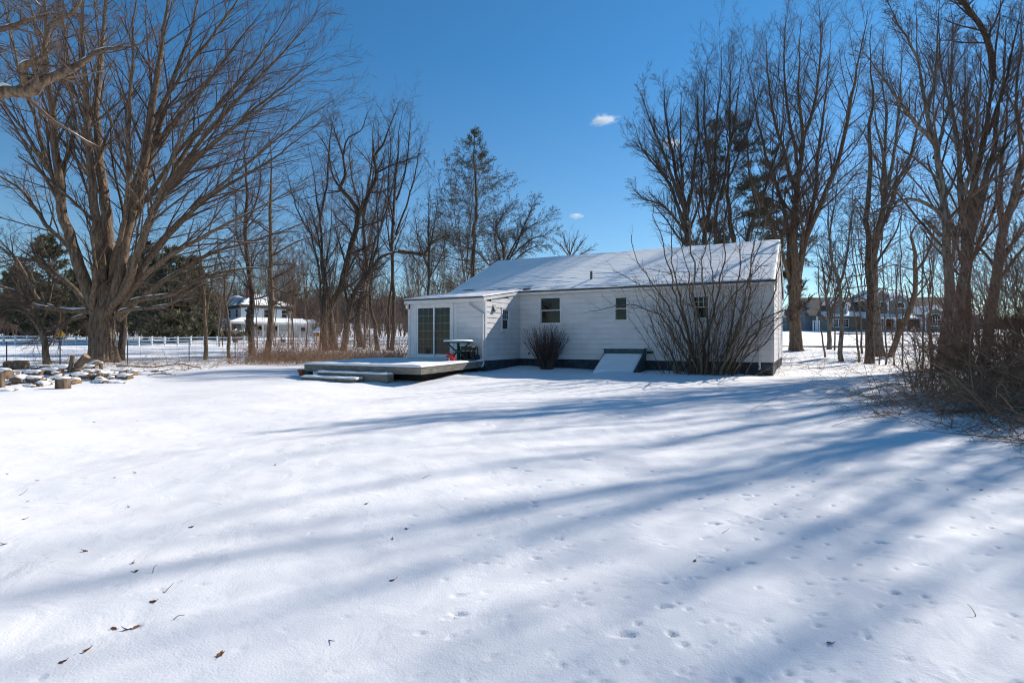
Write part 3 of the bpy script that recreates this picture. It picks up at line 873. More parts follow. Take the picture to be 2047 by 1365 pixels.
# ------------------------------------------------------------------ deck with two steps
deck = empty('wooden_deck', (*h2w(WX, WY - 2), 0), HROT, 'low weathered wooden deck with two wide steps, blanketed in snow, by the sliding door', 'deck')
DX0, DX1, DY0, DY1 = XL - 1.55 + .0, WX - .02, WY - 4.0, WY - .06
dx0 = WX - 5.24; ox, oy = WX, WY - 2.0
def D(mbx, x0, x1, y0, y1, z0, z1): mbx.box(x0 - ox, x1 - ox, y0 - oy, y1 - oy, z0, z1)
def dzt(y): return .575 + .022 * (y - WY)       # board tops, falling towards the lawn
mb = MB()
for s0, s1 in ((DY0, DY0 + .04),):
    z = dzt(s0); mb.box(dx0 - ox, DX1 - ox, s0 - oy, s1 - oy, z - .25, z - .03)
for xx in (DX1 - .04, dx0):
    mb.prism([(DY0 + .041 - oy, dzt(DY0) - .25), (DY1 - oy, dzt(DY1) - .25), (DY1 - oy, dzt(DY1) - .03), (DY0 + .041 - oy, dzt(DY0) - .03)], 0, xx - ox, xx + .04 - ox)
mb.build('rim_board', M['deckwood'], deck)
mb = MB(); y = DY0 - .02
while y < DY1 - .1:
    z = dzt(y + .07); mb.box(dx0 - .02 - ox, DX1 + .012 - ox, y - oy, y + .136 - oy, z - .028, z); y += .142
mb.build('deck_boards', M['deckwood'], deck)
for (px_, py_) in ((dx0 + .5, DY0 + .7), (DX1 - .7, DY0 + .8), ((dx0 + DX1) / 2, DY0 + .8), (dx0 + .5, WY - .5), (DX1 - .7, WY - .4)):
    mb = MB(); D(mb, px_ - .05, px_ + .05, py_ - .05, py_ + .05, -.2, dzt(py_) - .03); mb.build('post', M['barkdark'], deck)
mb = MB(); D(mb, dx0 + .5, DX1 - .3, DY0 + .5, DY1, -.2, .25); mb.build('underside', M['dark'], deck)  # black block fills the hollow under the boards, standing in for shade
def steps(name, x0, x1, y0, y1, zt, zb):
    mb = MB(); D(mb, x0, x1, y0, y1, zt - .04, zt); D(mb, x0 + .02, x1 - .02, y0 + .025, y0 + .06, zb, zt - .041)
    D(mb, x0 + .02, x0 + .06, y0 + .061, y1 - .001, zb, zt - .042); D(mb, x1 - .06, x1 - .02, y0 + .061, y1 - .001, zb, zt - .042)
    o = mb.build(name, M['deckwood'], deck)
    snow_sheet(np.linspace(x0 + .01, x1 - .01, 60) - ox, np.linspace(y0 + .0, y1 - .02, 12) - oy, lambda y: zt + 0 * y, lambda x, y: (.055 + .010 * lump(x, y, int(abs(x0) * 100), .7)) * np.clip(np.minimum(np.minimum(x - (x0 - ox), (x1 - ox) - x), (y - (y0 - oy)) * 1.2) * 16 + .3, .3, 1), o, 'step_snow')
steps('step', -14.10, -10.95, DY0 - .36, DY0 - .022, .235, -.1)
steps('step', -14.46, -11.93, DY0 - .74, DY0 - .362, .075, -.2)
def th_deck(x, y):
    t = .060 + .012 * lump(x, y, 31, 1.6) + .004 * lump(x, y, 32, .5)
    e = np.minimum(np.minimum(x - (dx0 - .02 - ox), DX1 + .02 - ox - x), np.minimum(y - (DY0 - .03 - oy), 9)) * 11
    # swept bare under the table and machine near the wing's corner
    t -= .10 * np.exp(-(((x - (WX - .75 - ox)) / .75) ** 2 + ((y - (WY - .75 - oy)) / .55) ** 2) ** 2)
    return t * np.clip(e + .25, .25, 1)
snow_sheet(np.linspace(dx0 - .02 - ox, DX1 + .02 - ox, 110), np.linspace(DY0 - .03 - oy, DY1 - .0 - oy, 80), lambda y: .575 + .022 * (y + oy - WY) + .002, th_deck, deck, 'deck_snow')

def onplane(px, yl, z=None):
    x = lx(px, yl); w = h2w(x, yl); return np.array([w[0], w[1], dzt(yl) if z is None else z])
# green plastic table
p = onplane(916, WY - .85)
tab = empty('patio_table', p, HROT, 'round dark green plastic table capped with snow on the deck', 'table')
mb = MB(); mb.lathe([(.50, .685), (.56, .69), (.58, .71), (.58, .735), (.55, .742)], (0, 0, 0), 36); mb.build('tabletop', M['green'], tab, smooth=False)
mb = MB(); mb.lathe([(.56, .743), (.565, .765), (.52, .80), (.40, .815), (.2, .822), (.02, .82)], (0, 0, 0), 36); mb.build('snow_cap', M['snow'], tab, smooth=True)
for k in range(4):
    a_ = k * math.pi / 2 + .5; c_, s_ = math.cos(a_), math.sin(a_)
    mb = MB(); mb.bar((c_ * .42, s_ * .42, .69), (c_ * .06, s_ * .06, .36), .030, 8); mb.bar((c_ * .06, s_ * .06, .36), (c_ * .33, s_ * .33, .0), .034, 8)
    mb.build('leg', M['green'], tab)
mb = MB(); mb.lathe([(.07, .28), (.10, .33), (.10, .40), (.07, .44)], (0, 0, 0), 14); mb.build('hub', M['green'], tab)
# red fuel can
p = onplane(901, WY - 1.35)
can = empty('fuel_can', p + np.array([0, 0, .02]), HROT + .3, 'red plastic fuel can standing in front of the green table', 'fuel can')
mb = MB()
mb.prism([(-.15, 0), (.15, 0), (.16, .02), (.16, .16), (.10, .25), (-.06, .27), (-.155, .20), (-.16, .02)], 1, -.105, .105)
mb.build('body', M['red'], can, bevel=.025)
mb = MB(); mb.bar((-.08, 0, .26), (-.10, 0, .31), .035, 12); mb.build('cap', M['red'], can)
mb = MB(); mb.bar((-.03, 0, .262), (0, 0, .305), .016, 8); mb.bar((0, 0, .305), (.085, 0, .29), .016, 8); mb.bar((.085, 0, .29), (.12, 0, .225), .016, 8); mb.build('handle', M['red'], can)
mb = MB(); mb.box(-.14, .0, -.109, -.1055, .02, .125); lab = mb.build('label', M['label'], can)
mb = MB(); mb.box(-.13, -.05, -.111, -.1095, .03, .10); mb.build('label_print', M['labelblue'], lab)
# dark machine behind the table
p = onplane(937, WY - .45)
gen = empty('portable_generator', p, HROT, 'bulky black engine-driven machine with wheels in the shade behind the green table', 'generator')
mb = MB()
for sx in (-.27, .27):
    for sy in (-.2, .2): mb.bar((sx, sy, .06), (sx, sy, .52), .018, 8)
    mb.bar((sx, -.2, .52), (sx, .2, .52), .018, 8); mb.bar((sx, -.2, .08), (sx, .2, .08), .018, 8)
for sy in (-.2, .2):
    mb.bar((-.27, sy, .52), (.27, sy, .52), .018, 8); mb.bar((-.27, sy, .08), (.27, sy, .08), .018, 8)
mb.build('frame', M['black'], gen)
mb = MB(); mb.box(-.24, .05, -.17, .17, .10, .36); mb.lathe([(.12, -.13), (.13, 0), (.12, .13)], (.15, 0, .25), 12); mb.build('engine', M['black'], gen)
mb = MB(); mb.box(-.24, .24, -.17, .17, .40, .53); mb.build('fuel_tank', M['brownmetal'], gen, bevel=.03)
for sx in (-.33, .33):
    mb = MB(); mb.bar((sx - .035, .1, .12), (sx + .035, .1, .12), .12, 18); w_ = mb.build('wheel', M['black'], gen)
for sg_ in (1, -1):
    mb = MB(); mb.bar((.27 * sg_, -.2, .40), (.30 * sg_, -.34, .36), .015, 8); mb.build('handle', M['black'], gen)
# pots beside the steps
p = hit(604, 750)
pot = empty('flower_pot', p, 0, 'red terracotta flower pot capped with snow beside the deck steps', 'flower pot')
mb = MB(); mb.lathe([(.10, 0), (.145, .17), (.17, .17), (.175, .235), (.15, .235), (.13, .2)], (0, 0, -.01), 20); mb.build('pot', M['terracotta'], pot)
mb = MB(); mb.lathe([(.17, .226), (.165, .25), (.1, .275), (.01, .28)], (0, 0, -.008), 20); mb.build('snow_cap', M['snow'], pot, smooth=True)
p = hit(617, 750.5)
pot = empty('flower_pot', p, 0, 'dark green pot tucked between the red pot and the steps', 'flower pot')
mb = MB(); mb.lathe([(.13, 0), (.16, .05), (.15, .15), (.17, .2), (.14, .2)], (0, 0, -.01), 20); mb.build('pot', M['greenpot'], pot)
mb = MB(); mb.lathe([(.15, .19), (.15, .215), (.08, .235), (.01, .24)], (0, 0, -.008), 20); mb.build('snow_cap', M['snow'], pot, smooth=True)

# ------------------------------------------------------------------ the old maple by the field
MAPLE = [
 ([(207, 724), (206, 690), (204, 655), (206, 620), (208, 575)], 0.0, 47, 38),
 ([(190, 615), (160, 540), (132, 440), (120, 350), (108, 230), (95, 100), (90, -60)], -2.0, 26, 6),
 ([(205, 610), (195, 480), (180, 380), (172, 250), (165, 130), (158, -60)], -3.5, 22, 6),
 ([(215, 600), (210, 450), (193, 330), (192, 200), (205, 60), (215, -60)], 2.5, 26, 6),
 ([(224, 610), (240, 500), (265, 370), (290, 270), (310, 160), (325, 60), (345, -60)], -1.5, 23, 6),
 ([(228, 605), (250, 480), (280, 380), (302, 300), (332, 200), (367, 100), (410, -40)], 1.5, 20, 5),
 ([(233, 605), (262, 520), (300, 420), (340, 335), (400, 240), (470, 160), (560, 70)], 3.0, 16, 3),
 ([(233, 612), (275, 510), (312, 405), (352, 350), (424, 290), (520, 220), (635, 140)], -2.0, 16, 3),
 ([(236, 622), (280, 540), (332, 468), (400, 410), (480, 357), (580, 295), (652, 235)], 1.0, 14, 2.5),
 ([(236, 626), (270, 565), (330, 515), (405, 473), (500, 425), (620, 360)], -3.0, 14, 2.5),
 ([(236, 640), (290, 588), (350, 552), (420, 510), (520, 480), (625, 440)], 2.0, 13, 2.5),
 ([(233, 616), (277, 600), (344, 587), (418, 551), (500, 535), (575, 545)], -1.0, 13, 2.5),
 ([(229, 634), (254, 619), (310, 614), (345, 604), (400, 570), (455, 560)], -2.5, 10, 2),
 ([(183, 622), (128, 619), (77, 601), (51, 553), (26, 511), (-8, 468)], -1.5, 11, 3),
 ([(180, 625), (108, 617), (59, 606), (31, 583), (-12, 572), (-60, 580)], -3.0, 9, 3),
 ([(183, 625), (144, 573), (110, 545), (72, 522), (26, 519), (-30, 532)], 1.0, 12, 3),
 ([(172, 575), (138, 497), (92, 451), (51, 390), (-8, 350), (-80, 320)], 2.0, 12, 3),
 ([(138, 470), (118, 385), (88, 325), (42, 246), (-10, 185), (-70, 120)], -1.0, 10, 3),
 ([(128, 420), (95, 330), (65, 240), (35, 150), (15, 50), (0, -60)], 2.5, 9, 3),
 ([(196, 664), (185, 619), (190, 565), (191, 522), (178, 450), (150, 380)], -2.0, 15, 3),
 ([(213, 632), (246, 593), (267, 563), (277, 514), (292, 475), (330, 380), (372, 250), (420, 150)], -3.5, 16, 3),
 ([(222, 570), (232, 501), (247, 430), (256, 330), (262, 200), (268, 60), (275, -50)], -2.5, 12, 4),
 ([(300, 425), (385, 335), (475, 250), (570, 170), (655, 105)], 1.5, 10, 2), ([(285, 535), (370, 440), (470, 345), (570, 265), (668, 200)], -1.0, 9, 2), ([(352, 352), (430, 250), (510, 160), (590, 80), (640, 20)], -2.5, 9, 2),
 ([(240, 500), (290, 400), (360, 300), (440, 210), (520, 110), (590, 10)], 0.0, 10, 3),
 ([(265, 370), (330, 270), (400, 180), (470, 90), (540, 0)], 3.5, 9, 3),
 ([(290, 270), (345, 180), (410, 90), (470, 10), (500, -50)], 1.0, 8, 3),
 ([(120, 350), (150, 250), (140, 130), (130, 30), (125, -50)], 3.0, 9, 3),
 ([(176, 630), (140, 640), (110, 660), (85, 668), (60, 690)], 1.5, 8, 2),
]
MLV = [dict(m=19, t0=.26, t1=1.0, ang=27, lenf=.40, n=10, trop=-.004, wob=.06, rr=.40, lmax=5.2, angsd=11),
       dict(m=10, t0=.12, t1=1.0, ang=28, lenf=.46, n=7, trop=.0, wob=.085, rr=.45, rmin=.0056, lmax=2.6, angsd=12),
       dict(m=6, t0=.1, t1=1.0, ang=31, lenf=.5, n=4, trop=.0, wob=.12, rr=.6, rmin=.004, lmax=1.2, angsd=13)]
tree('maple_tree', 'huge old maple with ridged trunk and wide fan of snowy limbs above the log pile', 'tree', pguides(MAPLE), 'maple', 1, 'bark', 'twig', snow=.8, ridged=True, wob=.07, nseg=30, extra_levels=MLV, flare_k=.12)

# a neighbour's limb reaching in from beyond the frame, near and snow covered
fy = 12.5
ft = np.array([-15.2, fy, G(-15.2, fy) - .1])
NB = [([ft, at(-330, 500, fy), at(-320, 250, fy), at(-300, 0, fy), at(-290, -300, fy)], (.26, .22, .19, .14, .08)),
      ([at(-322, 300, fy), at(-160, 220, fy), at(0, 190, fy), at(62, 187, fy), at(85, 164, fy), at(149, 138, fy + .3), at(174, 110, fy + .4), at(215, 97, fy + .5), at(267, 95, fy + .6), at(300, 68, fy + .8)], (.15, .14, .125, .12, .105, .08, .065, .05, .035, .012)),
      ([at(62, 187, fy), at(50, 140, fy - .3), at(88, 118, fy - .5), at(100, 60, fy - .6), at(150, 20, fy - .8), at(190, -60, fy - 1)], (.085, .075, .06, .045, .03, .012)),
      ([at(-310, 120, fy), at(-100, 60, fy + .5), at(0, 60, fy + 1), at(60, 40, fy + 1.2), at(120, 30, fy + 1.5), at(190, 40, fy + 2)], (.09, .075, .06, .045, .03, .01)),
      ([at(-300, 20, fy), at(-120, -60, fy - .5), at(20, -30, fy - 1), at(80, 10, fy - 1.2), at(130, 60, fy - 1.4)], (.07, .055, .04, .025, .01))]
tree('oak_tree', 'gnarled oak whose thick snow topped limb reaches in across the maple near the top', 'tree', NB, 'mid', 2, 'bark', 'twig', snow=1.0, wob=.12, nseg=44, dens=.9)

# ------------------------------------------------------------------ trees along the field fence
def ptree(name, label, specs, kind, seed, bark='barkdark', twig='twigdark', cat='tree', **kw):
    return tree(name, label, cat, pguides(specs), kind, seed, bark, twig, **kw)
GL = 'bare trees between the yard and the field'
ptree('leaning_tree', 'small leaning bare tree between the wire fence post and the maple', [
  ([(95, 727), (86, 672), (70, 630), (52, 594), (40, 540), (20, 470)], 0, 12, 3),
  ([(86, 672), (60, 632), (30, 618), (0, 626), (-40, 660)], -1, 6, 2), ([(80, 650), (95, 610), (105, 570), (110, 520)], 1, 5, 2),
  ([(70, 630), (40, 610), (5, 590), (-40, 585)], 1, 6, 2), ([(92, 700), (112, 665), (120, 630), (112, 600)], -.5, 4, 1.5)], 'mid', 5, 'bark', 'twig', group=GL, limbt=.4)
ptree('bare_tree', 'dark straight trunk rising directly behind the thick maple trunk', [
  ([(236, 721), (240, 640), (243, 560), (248, 450), (256, 330), (264, 210)], 1, 15, 4),
  ([(243, 560), (262, 470), (285, 390), (300, 310)], 2, 7, 2), ([(248, 450), (238, 380), (225, 300), (222, 220)], 1, 6, 2)], 'mid', 6, group=GL)
ptree('bare_tree', 'slim forked tree in front of the evergreens, first one past the wire fence', [
  ([(412, 719), (410, 650), (409, 565), (400, 500), (392, 440)], 0, 8, 2), ([(410, 640), (417, 590), (426, 545), (440, 480)], .5, 5, 1.5), ([(409, 600), (400, 570), (388, 530)], 0, 3, 1)], 'sapling', 7, 'bark', 'twig', group=GL)
ptree('bare_tree', 'thin wavy sapling in front of the white farmhouse porch', [
  ([(461, 717), (458, 650), (453, 606), (451, 555), (440, 505), (432, 450)], 0, 6.5, 2), ([(453, 606), (466, 560), (470, 500), (466, 430)], .5, 4, 1.2)], 'sapling', 8, 'bark', 'twig', group=GL)
ptree('bare_tree', 'crooked vine wrapped tree in front of the farmhouse corner', [
  ([(505, 711), (500, 668), (502, 594), (494, 527), (490, 450), (496, 380), (492, 307), (497, 250)], 0, 13, 3.5),
  ([(494, 527), (475, 470), (470, 410), (462, 340)], 1, 4, 1.5), ([(491, 450), (512, 400), (520, 340), (515, 290)], -1, 4, 1.5), ([(499, 668), (499, 640), (497, 615)], -.1, 18, 11)], 'mid', 9, group=GL, dens=1.1)
ptree('bare_tree', 'tall straight trunk with level side branches beside the vine wrapped tree', [
  ([(535, 719), (544, 604), (545, 527), (544, 450), (541, 370), (540, 300), (536, 250)], 0, 12.5, 2.5),
  ([(546, 510), (590, 485), (640, 470), (690, 455)], -1, 4, 1.2), ([(546, 575), (590, 590), (630, 580), (665, 590)], 1, 4, 1.2), ([(544, 600), (575, 618), (600, 622)], 0, 3, 1), ([(545, 470), (505, 440), (460, 430)], 1, 3.5, 1)], 'mid', 10, 'bark', 'twig', group=GL,
  extra_levels=[dict(m=22, t0=.22, t1=1.0, ang=72, lenf=.14, n=7, trop=.03, wob=.1, rr=.35, lmax=2.2, angsd=14), *LV['mid'][1:]])
ptree('bare_tree', 'clump of three slender stems just before the crooked twin tree', [
  ([(651, 702), (649, 604), (647, 501), (641, 436), (630, 360), (615, 290)], 0, 7.5, 2), ([(647, 702), (640, 610), (633, 520), (612, 440), (585, 390)], 0.6, 6, 2),
  ([(636, 715), (641, 650), (648, 560), (660, 470), (664, 380)], .4, 4, 1.5), ([(641, 440), (655, 370), (662, 300), (668, 220)], 1, 5, 2), ([(645, 500), (610, 450), (590, 400), (570, 330)], -1, 4, 1.5)], 'mid', 11, group=GL)
ptree('bare_tree', 'thick dark tree with a crooked climbing trunk and twisted crown', [
  ([(668, 700), (660, 640), (659, 617), (684, 573), (694, 527), (712, 450), (714, 420), (697, 392), (681, 376), (692, 350), (686, 310), (697, 275), (722, 262), (735, 225)], 0, 17, 3),
  ([(714, 435), (740, 380), (752, 350), (748, 315), (765, 290), (780, 250), (800, 200)], 1, 10, 2), ([(681, 376), (665, 350), (655, 300), (630, 260)], -1, 5, 1.5),
  ([(686, 310), (672, 270), (660, 230)], 1, 4, 1.5), ([(659, 617), (650, 560), (640, 500), (625, 440), (605, 380)], -1, 6, 2), ([(752, 346), (785, 330), (815, 320), (850, 305)], .5, 4, 1.2)], 'mid', 12, group=GL, nseg=40, wob=.06)
ptree('bare_tree', 'bent tree whose long snowy limb stretches low towards the house', [
  ([(686, 702), (692, 650), (698, 609), (714, 575), (736, 547), (760, 515), (782, 506), (798, 503)], 0, 13, 8),
  ([(796, 503), (825, 506), (848, 507), (861, 486), (880, 476), (903, 467)], 0, 8, 3), ([(736, 547), (745, 500), (760, 440), (775, 380), (790, 330)], 1, 5, 1.5),
  ([(698, 612), (690, 580), (690, 540), (700, 500)], 0, 6, 2)], 'mid', 13, group=GL, snow=1.0)
ptree('bare_tree', 'dark upright tree with a crook low on its trunk, in the middle of the clump', [
  ([(724, 694), (718, 640), (722, 600), (731, 552), (735, 514), (728, 442), (735, 370), (742, 300), (748, 240)], 1, 14, 2.5),
  ([(718, 640), (706, 610), (695, 590)], 0, 5, 2), ([(735, 500), (752, 430), (765, 360), (770, 290)], 1, 5, 1.5), ([(730, 450), (712, 390), (700, 330), (705, 260)], 2, 5, 1.5)], 'mid', 14, group=GL)
ptree('bare_tree', 'slender S-curved tree standing before the grey shed', [
  ([(757, 701), (753, 650), (741, 614), (744, 560), (748, 514), (758, 470), (752, 400), (758, 330)], 0, 8.5, 2), ([(748, 545), (757, 520), (755, 500)], 0, 3, 1), ([(756, 470), (775, 410), (790, 350), (800, 290)], 1, 4, 1.5)], 'mid', 15, group=GL)
ptree('bare_tree', 'tall slim tree with twin trunks nearest the house wing', [
  ([(783, 700), (788, 604), (790, 450), (794, 359), (800, 290), (806, 215)], 0, 9, 2), ([(775, 700), (778, 610), (783, 520), (772, 440), (768, 350)], .6, 5, 2),
  ([(790, 470), (815, 400), (832, 330), (845, 270)], 1, 4.5, 1.5), ([(792, 400), (810, 330), (820, 260), (822, 220)], 0, 4, 1.5), ([(790, 450), (775, 380), (782, 300), (775, 240)], -1, 4, 1.5)], 'vase', 16, group=GL, limbt=.35, dens=.8)
# behind the house, seen over its roof
def btree(name, label, px, Yb, specs, kind, seed, bark='barkdark', twig='twigdark', **kw):
    """like ptree for trees whose foot is hidden: the foot stands on the ground at column px, distance Yb"""
    x = (px - 1023.5) / F * Yb; foot = np.array([x, Yb, G(x, Yb)])
    gs = []
    for k, (pts, dy, w0, w1) in enumerate(specs):
        P_ = pxpath(pts, Yb, dy)
        if k == 0: P_ = np.vstack([foot - [0, 0, .1], P_])
        gs.append((P_, (wpx(w0, Yb), wpx(w1, Yb))))
    return tree(name, label, 'tree', gs, kind, seed, bark, twig, **kw)
GB = 'bare trees behind the house'
btree('bare_tree', 'narrow bare tree just beyond the wing roof', 855, 42, [([(857, 585), (858, 500), (857, 430), (860, 375)], 0, 7, 2), ([(857, 540), (835, 480), (828, 420)], 1, 3, 1), ([(857, 560), (885, 500), (890, 440)], -1, 3, 1), ([(858, 500), (870, 440), (875, 390)], 0, 3, 1)], 'vase', 17, group=GB, dens=.7)
btree('bare_tree', 'spreading bare tree with arching limbs right behind the chimney', 1015, 40, [
  ([(1008, 520), (1000, 480), (985, 450), (965, 420)], 0, 6, 1.2), ([(1008, 530), (1028, 490), (1050, 460), (1085, 440), (1110, 420)], 1, 4, 1), ([(1018, 520), (1040, 470), (1060, 420), (1075, 395)], 0, 3.5, 1),
  ([(1000, 520), (990, 470), (1005, 430), (1030, 400)], -1, 3.5, 1), ([(1010, 525), (1060, 480), (1090, 470), (1115, 460)], 1, 3, 1), ([(985, 540), (950, 500), (915, 490), (890, 470)], -1, 3, 1), ([(1020, 530), (1055, 500), (1085, 490), (1105, 500)], 1, 3, 1)], 'mid', 18, group=GB, dens=1.3)
btree('bare_tree', 'small pale rounded bare tree far off over the middle of the roof', 1140, 75, [([(1139, 510), (1139, 490), (1138, 466)], 0, 4, 1.2), ([(1139, 515), (1120, 490), (1105, 478)], 1, 2.5, 1), ([(1140, 515), (1160, 490), (1172, 475)], 1, 2.5, 1), ([(1139, 510), (1128, 480), (1125, 465)], 0, 2.5, 1), ([(1139, 510), (1150, 480), (1155, 466)], 0, 2.5, 1), ([(1140, 520), (1175, 500), (1190, 490)], 0, 2.5, 1)], 'vase', 19, 'barkgrey', 'twig', group=GB, dens=.8)
btree('bare_tree', 'broad fan shaped bare tree, the outermost over the right half of the roof', 1378, 36, [
  ([(1374, 490), (1370, 411), (1366, 300), (1362, 185)], 0, 16, 3), ([(1372, 470), (1345, 375), (1302, 312), (1258, 285)], 1, 8, 1.5), ([(1370, 430), (1335, 325), (1300, 235), (1280, 180)], -1, 8, 1.5),
  ([(1372, 440), (1388, 340), (1398, 250), (1392, 165)], 1, 8, 1.5), ([(1374, 470), (1330, 415), (1285, 395), (1262, 370)], 0, 6, 1.5), ([(1370, 411), (1345, 300), (1330, 220), (1325, 165)], 2, 8, 1.5), ([(1374, 480), (1400, 400), (1420, 330), (1425, 260)], -1, 6, 1.5),
  ([(1373, 450), (1330, 360), (1285, 300), (1265, 240)], 2, 6, 1.5)], 'vase', 20, group=GB, dens=1.1)
btree('bare_tree', 'tall twin stemmed bare tree whose crown is nearest the pine', 1415, 38, [
  ([(1411, 485), (1420, 400), (1430, 300), (1435, 200), (1442, 95)], 0, 11, 2.5), ([(1428, 690), (1425, 480), (1447, 350), (1470, 240), (1482, 105)], 1, 9, 2), ([(1411, 480), (1402, 380), (1398, 280), (1390, 180)], 0, 6, 1.5),
  ([(1425, 380), (1412, 280), (1410, 190), (1415, 110)], 1, 5, 1.5), ([(1450, 340), (1462, 250), (1460, 160), (1455, 100)], -1, 5, 1.5), ([(1440, 400), (1480, 300), (1510, 220), (1520, 150)], 1, 5, 1.5)], 'vase', 21, group=GB, dens=1.2)
btree('bare_tree', 'leaning dark stem crossing in front of the layered pine', 1490, 39, [
  ([(1500, 480), (1520, 400), (1545, 320), (1560, 240), (1570, 150)], 0, 9, 2), ([(1440, 690), (1450, 480), (1455, 400), (1460, 300)], 1, 6, 1.5), ([(1515, 430), (1500, 350), (1495, 270), (1500, 190)], -1, 5, 1.5), ([(1530, 370), (1565, 310), (1590, 250)], 1, 5, 1.5)], 'vase', 22, group=GB)
# ------------------------------------------------------------------ trees along the right side
GR_ = 'bare trees along the road side of the yard'
ptree('bare_tree', 'stout flared trunk dividing into a great vase of limbs beside the house gable', [
  ([(1592, 701), (1590, 650), (1588, 600), (1585, 540)], 0, 24, 17),
  ([(1588, 625), (1583, 480), (1590, 380), (1600, 300), (1598, 200), (1602, 40)], 0, 18, 3), ([(1585, 600), (1570, 470), (1553, 395), (1522, 300), (1502, 200), (1490, 100)], 1, 11, 2),
  ([(1594, 610), (1612, 500), (1647, 412), (1679, 327), (1705, 211), (1722, 110), (1735, 20)], -1, 14, 3), ([(1590, 570), (1620, 440), (1640, 300), (1650, 200), (1662, 50)], 2, 10, 2),
  ([(1583, 560), (1545, 450), (1512, 385), (1475, 330)], -2, 8, 2), ([(1590, 380), (1560, 280), (1540, 180), (1530, 70)], 1, 8, 2), ([(1600, 300), (1630, 200), (1640, 110), (1638, 10)], -1, 7, 2), ([(1593, 330), (1570, 220), (1565, 120), (1570, 30)], 2, 7, 2),
  ([(1596, 580), (1605, 480), (1600, 420), (1615, 340)], -2, 8, 2)], 'vase', 23, 'bark', 'twig', group=GR_, dens=1.25, sides=14, flare_k=.3)
ptree('bare_tree', 'low forked tree before the triple window of the grey house', [
  ([(1657, 698), (1656, 650), (1651, 600), (1643, 545), (1632, 480)], 0, 9, 2), ([(1656, 645), (1670, 605), (1688, 570), (1710, 540)], .5, 6, 1.5), ([(1651, 600), (1660, 540), (1668, 480)], 0, 4, 1.5)], 'mid', 24, 'barkgrey', 'twigdark', group=GR_)
ptree('bare_tree', 'pale curving young trunk, left of the bristly dark one', [
  ([(1682, 722), (1680, 660), (1674, 583), (1662, 530), (1655, 480), (1650, 400), (1640, 300)], 0, 9, 2), ([(1674, 583), (1690, 520), (1698, 450), (1705, 380)], .6, 5, 1.5), ([(1655, 480), (1670, 410), (1676, 330)], 0, 4, 1.2)], 'mid', 25, 'barkgrey', 'twigdark', group=GR_)
ptree('bare_tree', 'dark bristly straight trunk with countless short side twigs', [
  ([(1738, 727), (1736, 600), (1735, 475), (1738, 330), (1739, 211), (1742, 50)], 0, 16, 3.5)], 'mid', 26, group=GR_, sides=12,
  extra_levels=[dict(m=85, t0=.12, t1=1.0, ang=78, lenf=.11, n=7, trop=-.02, wob=.1, rr=.22, lmax=2.4, angsd=14, rmin=.008), dict(m=6, t0=.2, t1=1.0, ang=42, lenf=.35, n=5, trop=.0, wob=.15, rr=.5, rmin=.005, lmax=1.0), dict(m=4, t0=.2, t1=1.0, ang=40, lenf=.5, n=4, trop=.0, wob=.18, rr=.6, rmin=.004, lmax=.6)])
ptree('bare_tree', 'smooth grey double trunk close behind the bristly dark one', [
  ([(1757, 713), (1756, 640), (1757, 560), (1758, 501), (1770, 440), (1775, 370), (1768, 300), (1752, 250), (1742, 180)], 0, 20, 3),
  ([(1771, 445), (1792, 372), (1815, 320), (1832, 258), (1850, 215), (1868, 150)], 1, 9, 2), ([(1775, 380), (1786, 300), (1796, 200), (1802, 90)], -1, 8, 2), ([(1762, 480), (1766, 420), (1762, 350), (1770, 270), (1772, 180)], 1, 7, 2), ([(1770, 300), (1775, 220), (1768, 140), (1772, 60)], 2, 5, 1.5)], 'vase', 27, 'barkgrey', 'twig', group=GR_, dens=1.0)
ptree('broken_tree', 'leaning snag with a kinked top and snapped stub', [
  ([(1780, 714), (1803, 651), (1825, 601), (1829, 554), (1827, 505), (1821, 470), (1833, 450), (1848, 440)], 0, 11, 5), ([(1829, 545), (1855, 507), (1866, 462), (1871, 430)], .3, 6, 2), ([(1825, 601), (1850, 570), (1865, 535)], .2, 4, 1.5)], 'sapling', 28, 'bark', 'twigdark', group=GR_, dens=.7)
ptree('bare_tree', 'massive grey trunk rising from the thicket and leaning towards the house as it climbs', [
  ([(1885, 742), (1892, 650), (1897, 580), (1886, 449), (1870, 317), (1853, 227), (1841, 130), (1828, 10)], 0, 25, 2.5),
  ([(1881, 422), (1827, 399), (1785, 407), (1706, 449)], -1.5, 7, 2), ([(1866, 285), (1811, 227), (1780, 185), (1721, 95)], -1, 9, 2.5), ([(1880, 472), (1862, 452), (1847, 440)], -.3, 8, 6),
  ([(1853, 227), (1870, 150), (1875, 80), (1880, -10)], 1, 7, 2), ([(1870, 317), (1890, 230), (1898, 150), (1905, 60)], 1.5, 8, 2), ([(1841, 130), (1815, 80), (1790, 40), (1770, -10)], 0, 5, 2)], 'vase', 29, 'barkgrey', 'twig', group=GR_, dens=1.0, sides=14)
ptree('bare_tree', 'big forked trunk standing shoulder to shoulder behind the massive grey one', [
  ([(1905, 738), (1912, 660), (1918, 600), (1936, 500), (1926, 390), (1918, 300), (1905, 180), (1900, 10)], .5, 25, 2.5),
  ([(1930, 545), (1957, 420), (1988, 290), (2000, 200), (2012, 40)], 1, 16, 3), ([(1926, 390), (1950, 300), (1955, 200), (1962, 80)], -1, 9, 2), ([(1918, 300), (1900, 220), (1880, 130), (1872, 20)], 1.5, 7, 2), ([(1915, 640), (1900, 560), (1895, 500)], -.5, 6, 3), ([(1960, 410), (1945, 330), (1930, 250), (1935, 150)], 2, 7, 2)], 'vase', 30, 'barkgrey', 'twig', group=GR_, dens=1.0, sides=14)
